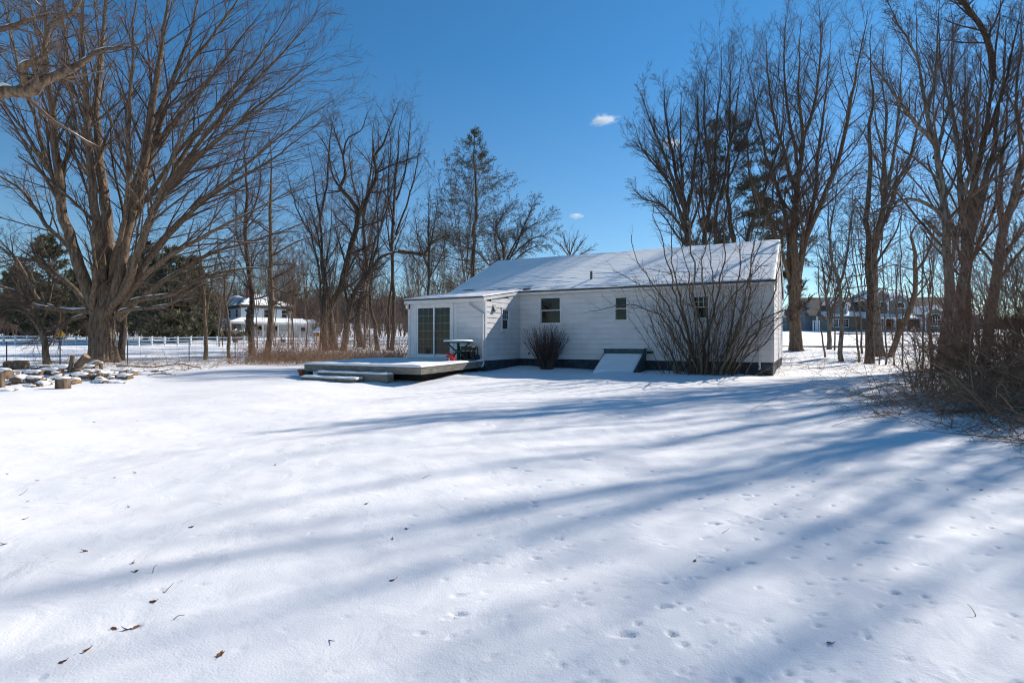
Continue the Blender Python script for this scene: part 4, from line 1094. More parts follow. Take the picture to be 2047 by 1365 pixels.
ptree('bare_tree', 'dark upright trunk with a heavy black limb slanting up across the corner of the sky', [
  ([(1935, 738), (1940, 620), (1950, 500), (1954, 400), (1975, 270), (1988, 150), (2000, 0)], 0, 19, 4), ([(1987, 160), (1972, 85), (1945, 35), (1915, -5), (1880, -40)], -3, 11, 7),
  ([(1954, 400), (1935, 300), (1925, 200), (1930, 90)], 1.5, 8, 2), ([(1975, 270), (2005, 190), (2025, 110), (2040, 20)], -1, 8, 2), ([(1950, 500), (1985, 420), (2010, 340), (2035, 260)], 1, 7, 2)], 'vase', 31, 'barkdark', 'twigdark', group=GR_, dens=1.0)
ptree('bare_tree', 'slanting trunk at the outer edge rising over the tall thicket', [
  ([(1962, 742), (1980, 580), (2001, 449), (2022, 370), (2046, 270), (2075, 150), (2100, 40)], 0, 20, 6), ([(2001, 449), (2000, 350), (2012, 250), (2018, 140)], 1.5, 9, 2), ([(2022, 370), (2050, 330), (2080, 300)], -1, 7, 2), ([(1985, 560), (2015, 500), (2040, 455), (2080, 420)], -1, 7, 2), ([(2040, 290), (2030, 200), (2040, 100), (2036, 10)], 1, 7, 2)], 'vase', 32, 'barkgrey', 'twig', group=GR_, dens=1.0)
sap = [([(1650, 714), (1643, 660), (1637, 560), (1630, 480)], 3.5, 'thin sapling leaning beside the low forked tree'), ([(1719, 724), (1709, 660), (1692, 560), (1680, 450)], 4.5, 'thin bent sapling just before the bristly dark trunk'),
       ([(1769, 729), (1768, 600), (1764, 480), (1768, 380)], 3.5, 'straight sapling in front of the smooth grey double trunk'), ([(1804, 731), (1806, 600), (1804, 450), (1806, 300)], 3.2, 'very straight tall sapling behind the leaning snag'),
       ([(1842, 735), (1843, 600), (1845, 470), (1840, 380)], 3.6, 'straight sapling beside the red mailbox'), ([(1865, 733), (1861, 640), (1858, 560), (1866, 470)], 3.2, 'slightly bowed sapling just before the massive grey trunk'),
       ([(1788, 731), (1783, 670), (1776, 590), (1772, 520)], 2.6, 'thinnest sapling at the foot of the leaning snag'), ([(1758, 729), (1760, 690), (1755, 640), (1750, 560)], 2.6, 'short sapling stub beside the bristly dark trunk')]
for k, (pts, w, lab) in enumerate(sap):
    ptree('sapling', lab, [(pts, 0, w, 1.2)], 'sapling', 40 + k, 'bark', 'twigdark', group='saplings along the road side of the yard', dens=.7)
# more of the same row beyond the frame: these throw the long stripes of shade on the lawn
for k, (x, y, H, sp, nl, fk, r_, lab) in enumerate(((23.5, 19.2, 22, 3.8, 9, 6, .2, 'bare tree standing beyond the thicket, out past the picture'), (22.0, 15.6, 20, 3.6, 8, 7, .18, 'tall bare tree out past the picture beyond the slanting trunk'),
                                       (20.5, 12.0, 18, 3.6, 8, 6, .18, 'bare tree out past the picture, closest to the camera'), (27.5, 19.5, 22, 4.4, 13, 7, .2, 'bare tree out past the picture, second row'), (26.0, 23.5, 24, 3.8, 9, 7, .2, 'bare tree out past the picture beside the road'),
                                       (30.0, 23.0, 22, 4.6, 13, 7, .2, 'tallest bare tree out past the picture'), (24.0, 12.6, 20, 4.2, 8, 6, .18, 'bare tree out past the picture between the two rows'),
                                       (21.4, 18.3, 21, 3.0, 6, 8, .17, 'slim tall bare tree out past the picture nearest the slanting trunk'), (23.2, 21.4, 23, 3.2, 6, 9, .18, 'slim tall bare tree out past the picture farther along the road'))):
    tree('bare_tree', lab, 'tree', vase((x, y, G(x, y)), H, fk, sp, nl, r_, 60 + k, lean=(rnd.uniform(-.8, .8), rnd.uniform(-.5, .5))), 'far', 60 + k, 'barkgrey', 'twigdark', dens=.64, group='bare trees past the picture')
# slender trees scattered across the field edge and along the road: a few shapes, each tree an object of its own
def slim(seed, H, spread, nl):
    return tree('bare_tree', 'slender bare tree far across the snowy field', 'tree', vase((0, 0, 0), H, H * .33, spread, nl, .062, seed), 'far', seed, 'bark', 'twig', group='slender bare trees far across the field', dens=1.0)
SL = [slim(801, 11, 2.0, 6), slim(802, 13, 2.4, 7), slim(803, 9, 2.2, 6)]
rs = random.Random(81); spots = []
while len(spots) < 40:
    px = rs.uniform(400, 1010); Yd = rs.uniform(42, 100)
    x = (px - 1023.5) / F * Yd
    if 78 < Yd < 98 and 395 < px < 615: continue
    spots.append((x, Yd))
for k, (x, Yd) in enumerate(spots):
    o = SL[k] if k < 3 else copy_tree(SL[k % 3])
    o.location = (x, Yd, G(x, Yd)); o.rotation_euler = (0, 0, rs.uniform(0, 6.28)); s = rs.uniform(.8, 1.25); o.scale = (s, s, s)
spots = [(px, rs.uniform(36, 60)) for px in (1668, 1725, 1790, 1858, 1925, 1975, 2030, 1505, 1560)]
for k, (px, Yd) in enumerate(spots):
    if 50 < Yd < 55.5: Yd += 6
    x = (px - 1023.5) / F * Yd
    o = copy_tree(SL[k % 3]); o.location = (x, Yd, G(x, Yd)); o.rotation_euler = (0, 0, rs.uniform(0, 6.28)); s = rs.uniform(.9, 1.35); o.scale = (s, s, s)
    o['label'] = 'slender bare tree standing near the road before the grey house'; o['group'] = 'slender bare trees near the road'

# ------------------------------------------------------------------ needle trees
def cards(P, D, L, W, rng):
    n = len(P)
    d = unit(D + rng.normal(0, .55, (n, 3))); r = unit(np.cross(d, rng.normal(0, 1, (n, 3))))
    L = L * rng.uniform(.6, 1.3, (n, 1)); W = W * rng.uniform(.6, 1.3, (n, 1))
    a = P - r * W * .5; b = P + r * W * .5; e = P + d * L
    V = np.stack([a, b, e + r * W * .25, e - r * W * .25], 1).reshape(-1, 3)
    return V, np.arange(4 * n).reshape(n, 4)
def needle_tree(name, label, base, H, R, seed, nb=110, ns=10, nn=9, r0=.2, t0=.12, droop=-.03, ang=82, shape=.9, L=.26, W=.055, mat_='needle', clump=0.3, tiers=None, group=None, lean=(0, 0)):
    rng = np.random.default_rng(seed); base = np.array(base, float)
    P0, R0 = resample(np.array([[0, 0, -.1], [lean[0] * .4, lean[1] * .4, H * .5], [lean[0], lean[1], H]]), (r0, r0 * .6, .02), 30, rng, .15)
    root = empty(name, base, 0, label, 'tree', group)
    mesh_np('trunk', *tubes(P0[None], flare(P0, R0)[None], 10), M['barkdark'], root)
    t = np.sort(rng.random(nb) ** 1.12) * (.965 - t0) + t0
    if tiers:
        c = np.linspace(t0, .98, tiers); t = np.clip(c[rng.integers(0, tiers, nb)] + rng.normal(0, .010, nb), t0, .995)
    f = t * 29; i = np.minimum(f.astype(int), 28); fr = (f - i)[:, None]
    pos = P0[i] * (1 - fr) + P0[i + 1] * fr
    prof = np.clip((1 - (t - t0) / (1 - t0)), .03, 1) ** shape * np.clip((t - t0) * 5 + .45, 0, 1)
    Lb = R * prof * rng.uniform(.55, 1.12, nb)
    az = np.arange(nb) * 2.399 + rng.normal(0, .4, nb)
    a = np.radians(ang - 40 * t ** 3 + rng.normal(0, 6, nb))
    d = np.stack([np.sin(a) * np.cos(az), np.sin(a) * np.sin(az), np.cos(a)], 1)
    n = 9; B = np.empty((nb, n, 3)); B[:, 0] = pos
    for k in range(1, n):
        d = unit(d + rng.normal(0, .06, (nb, 3)) + np.array([0, 0, droop if k < 5 else -droop * 1.6])); B[:, k] = B[:, k - 1] + d * (Lb / (n - 1))[:, None]
    RB = (r0 * .16 * np.clip(Lb / R, .2, 1))[:, None] * np.linspace(1, .25, n)[None]
    S, RS = spawn(B, RB, ns, clump, 1.0, 52, .33, 5, rng, trop=.0, wob=.12, rr=.5, rmin=.006, fall=.5, flat=.65, lmax=1.6)
    S2, RS2 = spawn(S, RS, 3, .25, 1.0, 45, .5, 3, rng, wob=.15, rr=.6, rmin=.004, flat=.5, lmax=.7)
    mesh_np('branches', *merge([tubes(B, RB, 5), tubes(S, RS, 3)]), M['twigdark'], root)
    A = np.concatenate([S[:, 1:].reshape(-1, 3), S2[:, 1:].reshape(-1, 3), S2[:, 2].reshape(-1, 3)]); Dn = np.concatenate([np.gradient(S, axis=1)[:, 1:].reshape(-1, 3), np.gradient(S2, axis=1)[:, 1:].reshape(-1, 3), np.gradient(S2, axis=1)[:, 2].reshape(-1, 3)])
    rep = max(1, nn // 3)
    A = np.repeat(A, rep, 0) + rng.normal(0, .035, (len(A) * rep, 3)); Dn = unit(np.repeat(Dn, rep, 0))
    keep = rng.random(len(A)) < np.interp(A[:, 2] / H, [0, .82, .97], [1, 1, .3])
    A, Dn = A[keep], Dn[keep]
    V, Qn = cards(A, Dn, L, W, rng)
    mesh_np('needles', V, Qn, M[mat_], root, smooth=False)
    return root
def base_at(px, Y): x = (px - 1023.5) / F * Y; return (x, Y, G(x, Y))
needle_tree('spruce_tree', 'tall sparse evergreen with see-through crown standing behind the wing roof', base_at(950, 44), 17.9, 8.2, 101, nb=150, ns=11, nn=3, r0=.22, t0=.25, droop=-.012, ang=78, shape=1.0, L=.18, W=.034, mat_='needlegrey', clump=.40)
needle_tree('pine_tree', 'dark layered pine behind the house among the bare crowns', base_at(1459, 44), 19.0, 5.0, 102, nb=58, ns=11, nn=9, r0=.3, t0=.34, droop=.02, ang=82, shape=.55, L=.24, W=.04, clump=.4, tiers=10, group='dark pines behind the house gable')
needle_tree('pine_tree', 'smaller dark pine beside the stout flared trunk', base_at(1545, 50), 18.0, 4.6, 103, nb=46, ns=11, nn=9, r0=.26, t0=.36, droop=.02, ang=82, shape=.55, L=.24, W=.04, clump=.4, tiers=8, group='dark pines behind the house gable')
for k, (px, Yd, H, R_, lab) in enumerate(((98, 88, 17, 6.4, 'broad dark pine behind the maple, the one nearer the yellow sign'), (345, 86, 14.8, 6.0, 'broad dark pine beside the white farmhouse'), (292, 92, 16.5, 5.6, 'dark pine partly hidden by the maple trunk'), (388, 90, 13.5, 4.6, 'dense evergreen touching the farmhouse porch'),
                                          (40, 98, 13, 5, 'shorter dark evergreen at the outer end of the pines'), (150, 100, 12, 4.8, 'low dark evergreen between the two broad pines'))):
    needle_tree('pine_tree', lab, base_at(px, Yd), H, R_, 110 + k, nb=130, ns=9, nn=3, r0=.3, t0=.05, droop=-.02, ang=80, shape=.62, L=.55, W=.15, mat_='needlegrey', clump=.25, group='evergreens across the field')

# ------------------------------------------------------------------ shrubs, thicket, undergrowth
def canes(base, D, L, n, rng, trop=0.0, wob=.06, r0=.012, r1=.004):
    N = len(base); P = np.empty((N, n, 3)); P[:, 0] = base; d = unit(D)
    for k in range(1, n):
        d = unit(d + rng.normal(0, wob, (N, 3)) + np.array([0, 0, 1.0]) * trop); P[:, k] = P[:, k - 1] + d * (L / (n - 1))[:, None]
    R = np.asarray(r0)[..., None] * np.linspace(1, 0, n)[None] + np.asarray(r1) * np.linspace(0, 1, n)[None] if np.ndim(r0) else np.tile(np.linspace(r0, r1, n), (N, 1))
    return P, R
# twiggy shrub under the middle window
rng = np.random.default_rng(200)
p = hit(1093, 733); p = np.array([*h2w(lx(1094, -.9), -.9), 0.0]); p[2] = G(p[0], p[1])
sh = empty('window_shrub', p, 0, 'dense vase shaped bare shrub in front of the middle house window', 'shrub')
N = 175; a_ = rng.uniform(0, 6.28, N); s_ = rng.random(N) ** .6
D_ = np.stack([np.cos(a_) * s_ * .42, np.sin(a_) * s_ * .42, np.ones(N)], 1)
P_, R_ = canes(np.stack([np.cos(a_) * s_ * .24, np.sin(a_) * s_ * .24, np.full(N, -.05)], 1), D_, rng.uniform(1.0, 1.85, N), 8, rng, wob=.07, r0=.010, r1=.004)
P2, R2 = spawn(P_, R_, 6, .35, 1.0, 24, .3, 4, rng, trop=.05, wob=.1, rr=.6, rmin=.0035, lmax=.5)
P3, R3 = spawn(P2, R2, 4, .2, 1.0, 30, .5, 3, rng, trop=.03, wob=.12, rr=.7, rmin=.0025, lmax=.25)
mesh_np('stems', *merge([tubes(P_, R_, 5)]), M['twigdark'], sh); mesh_np('twigs', *merge([tubes(P2, R2, 3), tubes(P3, R3, 3)]), M['shrubtwig'], sh)
# big many-stemmed shrub before the gable end of the long wall
rng = np.random.default_rng(201)
bs = empty('tall_shrub', (*h2w(lx(1400, -1.3), -1.3), 0.15), 0, 'tall many stemmed bare shrub fanning up past the eave in front of the long wall', 'shrub')
b0 = np.array(bs.location)
def shpath(pts, yl):  # pixels on a plane parallel to the wall
    out = []
    for k, (px, py) in enumerate(pts):
        y = yl[0] + (yl[1] - yl[0]) * k / (len(pts) - 1); x = lx(px, y); w = h2w(x, y); out.append((w[0], w[1], lz(py, x, y)))
    return np.array(out) - b0
ST = [([(1385, 748), (1375, 690), (1350, 640), (1318, 590), (1300, 560), (1280, 520), (1262, 470)], 9), ([(1390, 748), (1378, 690), (1362, 620), (1345, 560), (1330, 500), (1310, 440), (1300, 400)], 9),
      ([(1395, 748), (1380, 660), (1365, 590), (1352, 520), (1350, 450), (1340, 390)], 8), ([(1400, 748), (1392, 670), (1385, 600), (1390, 540), (1380, 470), (1385, 410), (1372, 360)], 9),
      ([(1415, 750), (1415, 690), (1432, 620), (1442, 560), (1445, 500), (1442, 430), (1448, 380)], 9), ([(1418, 750), (1412, 660), (1408, 590), (1400, 530), (1408, 470), (1400, 400)], 8),
      ([(1395, 748), (1360, 700), (1330, 640), (1290, 620), (1262, 609), (1230, 612), (1195, 621), (1178, 620)], 6.5), ([(1380, 748), (1350, 690), (1338, 640), (1300, 598), (1258, 560), (1225, 540)], 5),
      ([(1435, 748), (1455, 700), (1470, 640), (1485, 590), (1500, 530), (1520, 480), (1540, 420)], 9), ([(1440, 748), (1460, 690), (1490, 620), (1502, 560), (1505, 500), (1518, 440), (1512, 390)], 9),
      ([(1450, 748), (1475, 700), (1510, 650), (1545, 630), (1580, 615), (1612, 600)], 8), ([(1455, 748), (1490, 690), (1520, 660), (1555, 640), (1595, 622)], 7), ([(1460, 748), (1500, 690), (1530, 620), (1550, 570), (1560, 520), (1572, 480)], 7),
      ([(1430, 748), (1440, 680), (1470, 600), (1500, 560), (1525, 530), (1555, 500)], 7), ([(1470, 748), (1490, 710), (1520, 690), (1550, 650), (1580, 640)], 5), ([(1445, 748), (1448, 680), (1460, 600), (1470, 520), (1468, 450), (1480, 400)], 7),
      ([(1392, 748), (1370, 700), (1340, 670), (1320, 640), (1312, 600), (1290, 540)], 5), ([(1425, 750), (1425, 680), (1420, 610), (1428, 540), (1422, 480), (1430, 420)], 7), ([(1405, 748), (1402, 690), (1398, 640), (1375, 590), (1372, 540), (1358, 480), (1362, 420)], 7),
      ([(1350, 740), (1342, 710), (1330, 690), (1326, 686)], 6)]
GP, GRr = [], []
for k, (pts, w) in enumerate(ST):
    yy = rng.uniform(-1.9, -.7); P_, R_ = resample(shpath(pts, (yy, yy + rng.uniform(-.9, .45))), (wpx(w * .64, 18.6), wpx(1.2, 18.6)), 22, rng, .16); GP.append(P_); GRr.append(R_)
N = 84
xb = rng.normal(0, .62, N); bases = np.stack([xb * CX, xb * SX, np.full(N, -.05)], 1) + rng.normal(0, .12, (N, 3)) * [1, 1, 0]
Dd = np.stack([xb * .45 + rng.normal(0, .2, N), rng.normal(-.12, .16, N), np.ones(N)], 1)
P3, R3 = canes(bases, Dd, rng.uniform(1.3, 4.6, N), 22, rng, trop=.012, wob=.05, r0=.015, r1=.0045)
GP = np.concatenate([np.array(GP), P3]); GRr = np.concatenate([np.array(GRr), R3])
mesh_np('stems', *tubes(GP, GRr, 7), M['bark'], bs)
P4, R4 = spawn(GP, GRr, 9, .3, 1.0, 34, .24, 7, rng, trop=.04, wob=.13, rr=.5, rmin=.004, lmax=1.3)
P5, R5 = spawn(P4, R4, 5, .2, 1.0, 36, .45, 4, rng, trop=.03, wob=.15, rr=.6, rmin=.003, lmax=.5)
mesh_np('twigs', *merge([tubes(P4, R4, 4), tubes(P5, R5, 3)]), M['twig'], bs)

# the bramble thicket at the right
rng = np.random.default_rng(202)
th = empty('bramble_thicket', (7.6, 8.2, 0.05), 0, 'sprawling thicket of tangled brown brambles spilling over the snow', 'thicket')
N = 620
u = rng.random(N); bx = -1.5 + 6.3 * u ** .8; by = -1.9 + 4.8 * rng.random(N) + .55 * bx
Dd = np.stack([rng.normal(-.30, .5, N), rng.normal(-.15, .5, N), rng.uniform(.15, 1.0, N)], 1)
hgt = np.clip(.45 + .33 * (bx + 1.5), .35, 1.75)
P_, R_ = canes(np.stack([bx, by, np.full(N, -.06)], 1), Dd, hgt * rng.uniform(.8, 2.0, N), 12, rng, trop=-.085, wob=.10, r0=.0075, r1=.0028)
P_[..., 2] = np.maximum(P_[..., 2], .0 + .01 * rng.random((N, 1)))
P2, R2 = spawn(P_, R_, 9, .15, 1.0, 48, .34, 6, rng, trop=-.03, wob=.16, rr=.65, rmin=.0024, lmax=.7)
P3, R3 = spawn(P2, R2, 3, .15, 1.0, 48, .5, 4, rng, trop=-.01, wob=.2, rr=.7, rmin=.002, lmax=.28)
mesh_np('canes', *merge([tubes(P_, R_, 5), tubes(P2, R2, 3), tubes(P3, R3, 3)]), M['bramble'], th)
ns_ = 60; bi = rng.integers(0, N, ns_)
Ps, Rs = canes(P_[bi, 2], np.stack([rng.normal(-.8, .6, ns_), rng.normal(-.4, .4, ns_), rng.uniform(.3, .9, ns_)], 1), rng.uniform(.7, 1.9, ns_), 12, rng, trop=-.10, wob=.06, r0=.0075, r1=.0025)
mesh_np('dry_stalks', *tubes(Ps, Rs, 4), M['straw'], th)
cl = []
for k in rng.integers(0, N, 12):
    q = P_[k, int(rng.integers(0, 3))] + [0, 0, .05]; t_ = np.linspace(-1, 1, 5); s = rng.uniform(.02, .05)
    cl.append(tubes((q + np.stack([t_ * s * 1.3, t_ * 0, t_ * s * .2], 1))[None], (s * np.sqrt(np.maximum(.05, 1 - t_ ** 2)))[None], 8))
mesh_np('snow_clumps', *merge(cl), M['snow'], th)
# tall vine-covered mass behind it at the outer edge
rng = np.random.default_rng(203)
tv = empty('vine_thicket', (11.5, 11.4, 0.1), 0, 'tall dark mound of vines and briars rising behind the low brambles', 'thicket')
N = 560
bx = rng.uniform(-1.9, 3.6, N); by = rng.uniform(-1.6, 2.6, N)
Hh = np.clip(2.0 + 1.15 * (bx + 1.5), 1.3, 5.4)
P_, R_ = canes(np.stack([bx, by, np.full(N, -.05)], 1), np.stack([rng.normal(-.1, .28, N), rng.normal(-.05, .28, N), np.ones(N)], 1), Hh * rng.uniform(.75, 1.25, N), 12, rng, trop=-.03, wob=.10, r0=.011, r1=.004)
P2, R2 = spawn(P_, R_, 10, .1, 1.0, 55, .27, 6, rng, trop=-.05, wob=.16, rr=.6, rmin=.0036, lmax=.9)
P3, R3 = spawn(P2, R2, 4, .15, 1.0, 48, .5, 4, rng, trop=-.02, wob=.2, rr=.7, rmin=.003, lmax=.4)
mesh_np('canes', *merge([tubes(P_, R_, 5), tubes(P2, R2, 3), tubes(P3, R3, 3)]), M['vine'], tv)
# a few whips bowing out over the snow
for k, (p0, L_, dd) in enumerate((((6.5, 9.3, .05), 3.0, (-.9, .25, .8)), ((6.1, 8.2, .05), 2.2, (-1.0, .1, .55)))):
    rg = np.random.default_rng(230 + k); q = np.array(p0); q[2] = G(q[0], q[1])
    w_ = empty('bramble_whip', q, 0, ('longest single bramble whip arching out over the snow', 'shorter bramble whip drooping low over the snow')[k], 'bramble')
    P_, R_ = canes(np.zeros((1, 3)), np.array([dd]), np.array([L_]), 18, rg, trop=-.095, wob=.03, r0=.005, r1=.0016)
    mesh_np('cane', *tubes(P_, R_, 5), M['bramble'], w_)
    P2, R2 = spawn(P_, R_, 9, .3, 1.0, 40, .12, 4, rg, wob=.1, rr=.5, rmin=.0012, lmax=.3); mesh_np('twigs', *tubes(P2, R2, 3), M['bramble'], w_)

# undergrowth under the trees by the field, beyond the deck and along the wire fence
rng = np.random.default_rng(204)
def scrub(N, fx, Lr, r0, seed, up=.9, subs=5, trop=-.05):
    rg = np.random.default_rng(seed); xy = fx(rg, N)
    b = np.stack([xy[:, 0], xy[:, 1], gz(xy[:, 0], xy[:, 1]) - .03], 1)
    P_, R_ = canes(b, np.stack([rg.normal(0, .5, N), rg.normal(0, .5, N), rg.uniform(.2, up, N)], 1), rg.uniform(*Lr, N), 8, rg, trop=trop, wob=.1, r0=r0, r1=r0 * .4)
    P2, R2 = spawn(P_, R_, subs, .2, 1.0, 40, .35, 4, rg, trop=-.01, wob=.15, rr=.7, rmin=r0 * .35, lmax=.6)
    return [tubes(P_, R_, 4), tubes(P2, R2, 3)]
def band1(rg, n):
    x = rg.uniform(-14.5, -5.2, n); return np.stack([x, 26.5 + rg.uniform(0, 6.5, n) - .25 * (x + 10)], 1)
def band2(rg, n):
    x = rg.uniform(-24, -13, n); return np.stack([x, 27.0 + rg.normal(0, 1.0, n)], 1)
def band3(rg, n):
    x = rg.uniform(-20, -13, n); return np.stack([x, 24.0 + rg.normal(0, .9, n)], 1)
o = mesh_np('undergrowth', *merge(scrub(1300, band1, (.5, 1.7), .0055, 205) + scrub(420, band1, (1.2, 3.0), .007, 211, up=2.2, subs=7, trop=-.03)), M['bramble']); tag(o, 'brown briars and dead stalks under the bare trees', 'undergrowth', kind='stuff')
o = mesh_np('dry_grass', *merge(scrub(1500, band1, (.3, .9), .0045, 206, up=1.6, subs=2) + scrub(260, band2, (.4, 1.3), .005, 207) + scrub(120, band3, (.4, 1.0), .006, 208)), mat('dead_grass', (.21, .135, .075), (.34, .235, .14), 2, rough=.9)); tag(o, 'tan dead grass and stalks standing through the snow', 'grass', kind='stuff')
def band4(rg, n):
    x = rg.uniform(9, 24, n); return np.stack([x, rg.uniform(16, 30, n)], 1)
def band5(rg, n):
    x = rg.normal(0, .35, n) - .1; y = rg.normal(-1.4, .2, n); return np.stack([HC[0] + CX * (x - 1.9 + 1.6 * rg.normal(0, .6, n)) - SX * y, HC[1] + SX * (x - 1.9) + CX * y], 1)
o = mesh_np('weed_stalks', *merge(scrub(330, band4, (.4, 1.5), .005, 209, up=1.6) + scrub(70, band5, (.2, .6), .004, 210, up=1.8, subs=2)), M['bramble']); tag(o, 'thin dead weeds standing in the snow under the side trees', 'weeds', kind='stuff')

# ------------------------------------------------------------------ far bare woods (one mass) and the hill behind
rng = np.random.default_rng(300)
TPL = []
for k in range(5):
    gs = vase((0, 0, 0), 1.0 * 12, 3.4, 2.9, 8, .19, 310 + k)
    rg = np.random.default_rng(320 + k)
    P_, R_ = zip(*[resample(np.array(a), b, 9, rg, .2) for a, b in gs]); P_ = np.array(P_); R_ = np.array(R_)
    parts = [tubes(P_, R_, 4)]
    P2, R2 = spawn(P_, R_, 7, .25, 1., 38, .34, 5, rg, trop=.05, wob=.1, rr=.5, rmin=.026, lmax=3.0); parts.append(tubes(P2, R2, 3))
    P3, R3 = spawn(P2, R2, 4, .2, 1., 40, .5, 3, rg, trop=.03, wob=.15, rr=.6, rmin=.020, lmax=1.5); parts.append(tubes(P3, R3, 3))
    P4, R4 = spawn(P3, R3, 2, .2, 1., 40, .6, 2, rg, wob=.15, rr=.7, rmin=.017, lmax=.9); parts.append(tubes(P4, R4, 3))
    TPL.append(merge(parts))
# wooded hills far behind
hx = np.linspace(-420, 420, 421); hy = np.linspace(215, 470, 60)
HX, HY = np.meshgrid(hx, hy)
wv = sstep(-40, 60, HX)
top = (1 - wv) * 24 + wv * 12.5 + 2.2 * lump(HX, HY, 71, 90) + .7 * lump(HX, HY, 72, 18) + .5 * np.abs(lump(HX, HY, 73, 5))
HZ = -6 + (top + 6) * sstep(0, 1, (HY - 215) / 75)
hid = np.arange(HX.size).reshape(HX.shape)
o = mesh_np('hills', np.stack([HX, HY, HZ], -1).reshape(-1, 3), np.stack([hid[:-1, :-1], hid[:-1, 1:], hid[1:, 1:], hid[1:, :-1]], -1).reshape(-1, 4), mat('wooded_hill', (0.085, 0.066, 0.058), (0.17, 0.135, 0.118), .35, stretch=(1, 1, .25), rough=1, bump=.8, bscale=.6, spec=0))
tag(o, kind='structure')
def woods(name, pts, label, hs):
    parts = []
    for (x, y) in pts:
        V, Q_ = TPL[int(rng.integers(0, 5))]; s = hs * rng.uniform(.65, 1.2); a = rng.uniform(0, 6.28); c, d = math.cos(a), math.sin(a)
        W_ = V * s; W_ = np.stack([c * W_[:, 0] - d * W_[:, 1], d * W_[:, 0] + c * W_[:, 1], W_[:, 2]], 1) + [x, y, G(x, y) - .1]
        parts.append((W_, Q_))
    o = mesh_np(name, *merge(parts), M['wood_far']); tag(o, label, 'woods', kind='stuff')
pts = []
for _ in range(330):
    y = rng.uniform(104, 190); pts.append((y * rng.uniform(-1.02, -.16), y))
woods('woodland', pts, 'brown mass of bare woods on the slope beyond the field and farmhouse', .95)
pts = []
for _ in range(130):
    y = rng.uniform(135, 220); pts.append((y * rng.uniform(.12, 1.05), y))
woods('woodland', pts, 'far bare woods beyond the grey house', .5)
# low brush that closes the gaps at the foot of the far woods
pts = []
for _ in range(240):
    y = rng.uniform(99, 118); pts.append((y * rng.uniform(-1.02, -.16), y))
for _ in range(70):
    y = rng.uniform(88.5, 99); pts.append((y * rng.uniform(-1.02, -.58), y))
for _ in range(40):
    y = rng.uniform(84, 99); pts.append((y * rng.uniform(-.36, -.16), y))
woods('woodland', pts, 'low brown brush along the foot of the far woods', .34)

# ------------------------------------------------------------------ log pile
def log_thing(r, L, half, seed, end='logend', snow=True):
    """a cut log lying along x: bark, two cut ends, a ridge of snow on top. The foot is at its underside."""
    rg = np.random.default_rng(seed); k = 18
    root = bpy.data.objects.new('firewood_log', None); root.empty_display_size = .1; link(root)
    if half: prof = [(r * math.cos(a), r * math.sin(a) * .92) for a in np.linspace(0, math.pi, 12)]
    else: prof = [(r * math.cos(a) * 1.03, r + r * math.sin(a)) for a in np.linspace(0, 2 * math.pi, k, endpoint=False)]
    prof = np.array(prof); m = len(prof); xs = np.linspace(-L / 2, L / 2, 7)
    V = []
    for x in xs:
        w = 1 + .03 * rg.normal(0, 1, (m, 1)) * .8
        q = prof * w; V.append(np.column_stack([np.full(m, x), q]))
    V = np.array(V); ids = np.arange(7 * m).reshape(7, m); nx_ = np.roll(ids, -1, 1)
    Q_ = np.stack([ids[:-1], nx_[:-1], nx_[1:], ids[1:]], -1).reshape(-1, 4)
    mesh_np('bark', V.reshape(-1, 3), Q_, M['bark'], root, smooth=False)
    for e in (0, -1):
        mb = MB(); ring = [tuple(p + np.array([.002 if e else -.002, 0, 0])) for p in V[e]]
        c = tuple(np.mean(ring, 0)); mb.add(ring + [c], [((i, (i + 1) % m, m) if e else ((i + 1) % m, i, m)) for i in range(m)])
        mb.build('cut_end', M[end], root)
    if snow:
        n = 9; top = r * .92 if half else 2 * r
        t = np.linspace(-1, 1, n); P_ = np.stack([t * L * .47, rg.normal(0, .01, n), np.full(n, top - r * .18)], 1)
        R_ = r * .85 * np.clip((1 - t ** 6), .25, 1) * rg.uniform(.85, 1.12, n)
        Vt, Qt = tubes(P_[None], R_[None], 10); Vt[:, 2] = top - r * .2 + (Vt[:, 2] - top + r * .18) * .72
        Vt[:, 1] *= 1.25
        mesh_np('snow_cap', Vt, Qt, M['snow'], root)
    return root
PROT = {}
def place_log(px, py, r, L, half, rz, label, tilt=0.0, lift=0.0, end='logend', snow=True, roll=0.0):
    key = (round(r, 2), round(L, 1), half, end, snow)
    if key not in PROT: PROT[key] = o = log_thing(round(r, 2), round(L, 1), half, len(PROT) + 400, end, snow)
    else: o = copy_tree(PROT[key])
    p = hit(px, py)
    o.location = (p[0], p[1], p[2] + lift - .055); o.rotation_euler = (roll, tilt, rz)
    tag(o, label, 'log', 'snowy firewood logs heaped by the maple')
    return o
h_ = math.pi / 2
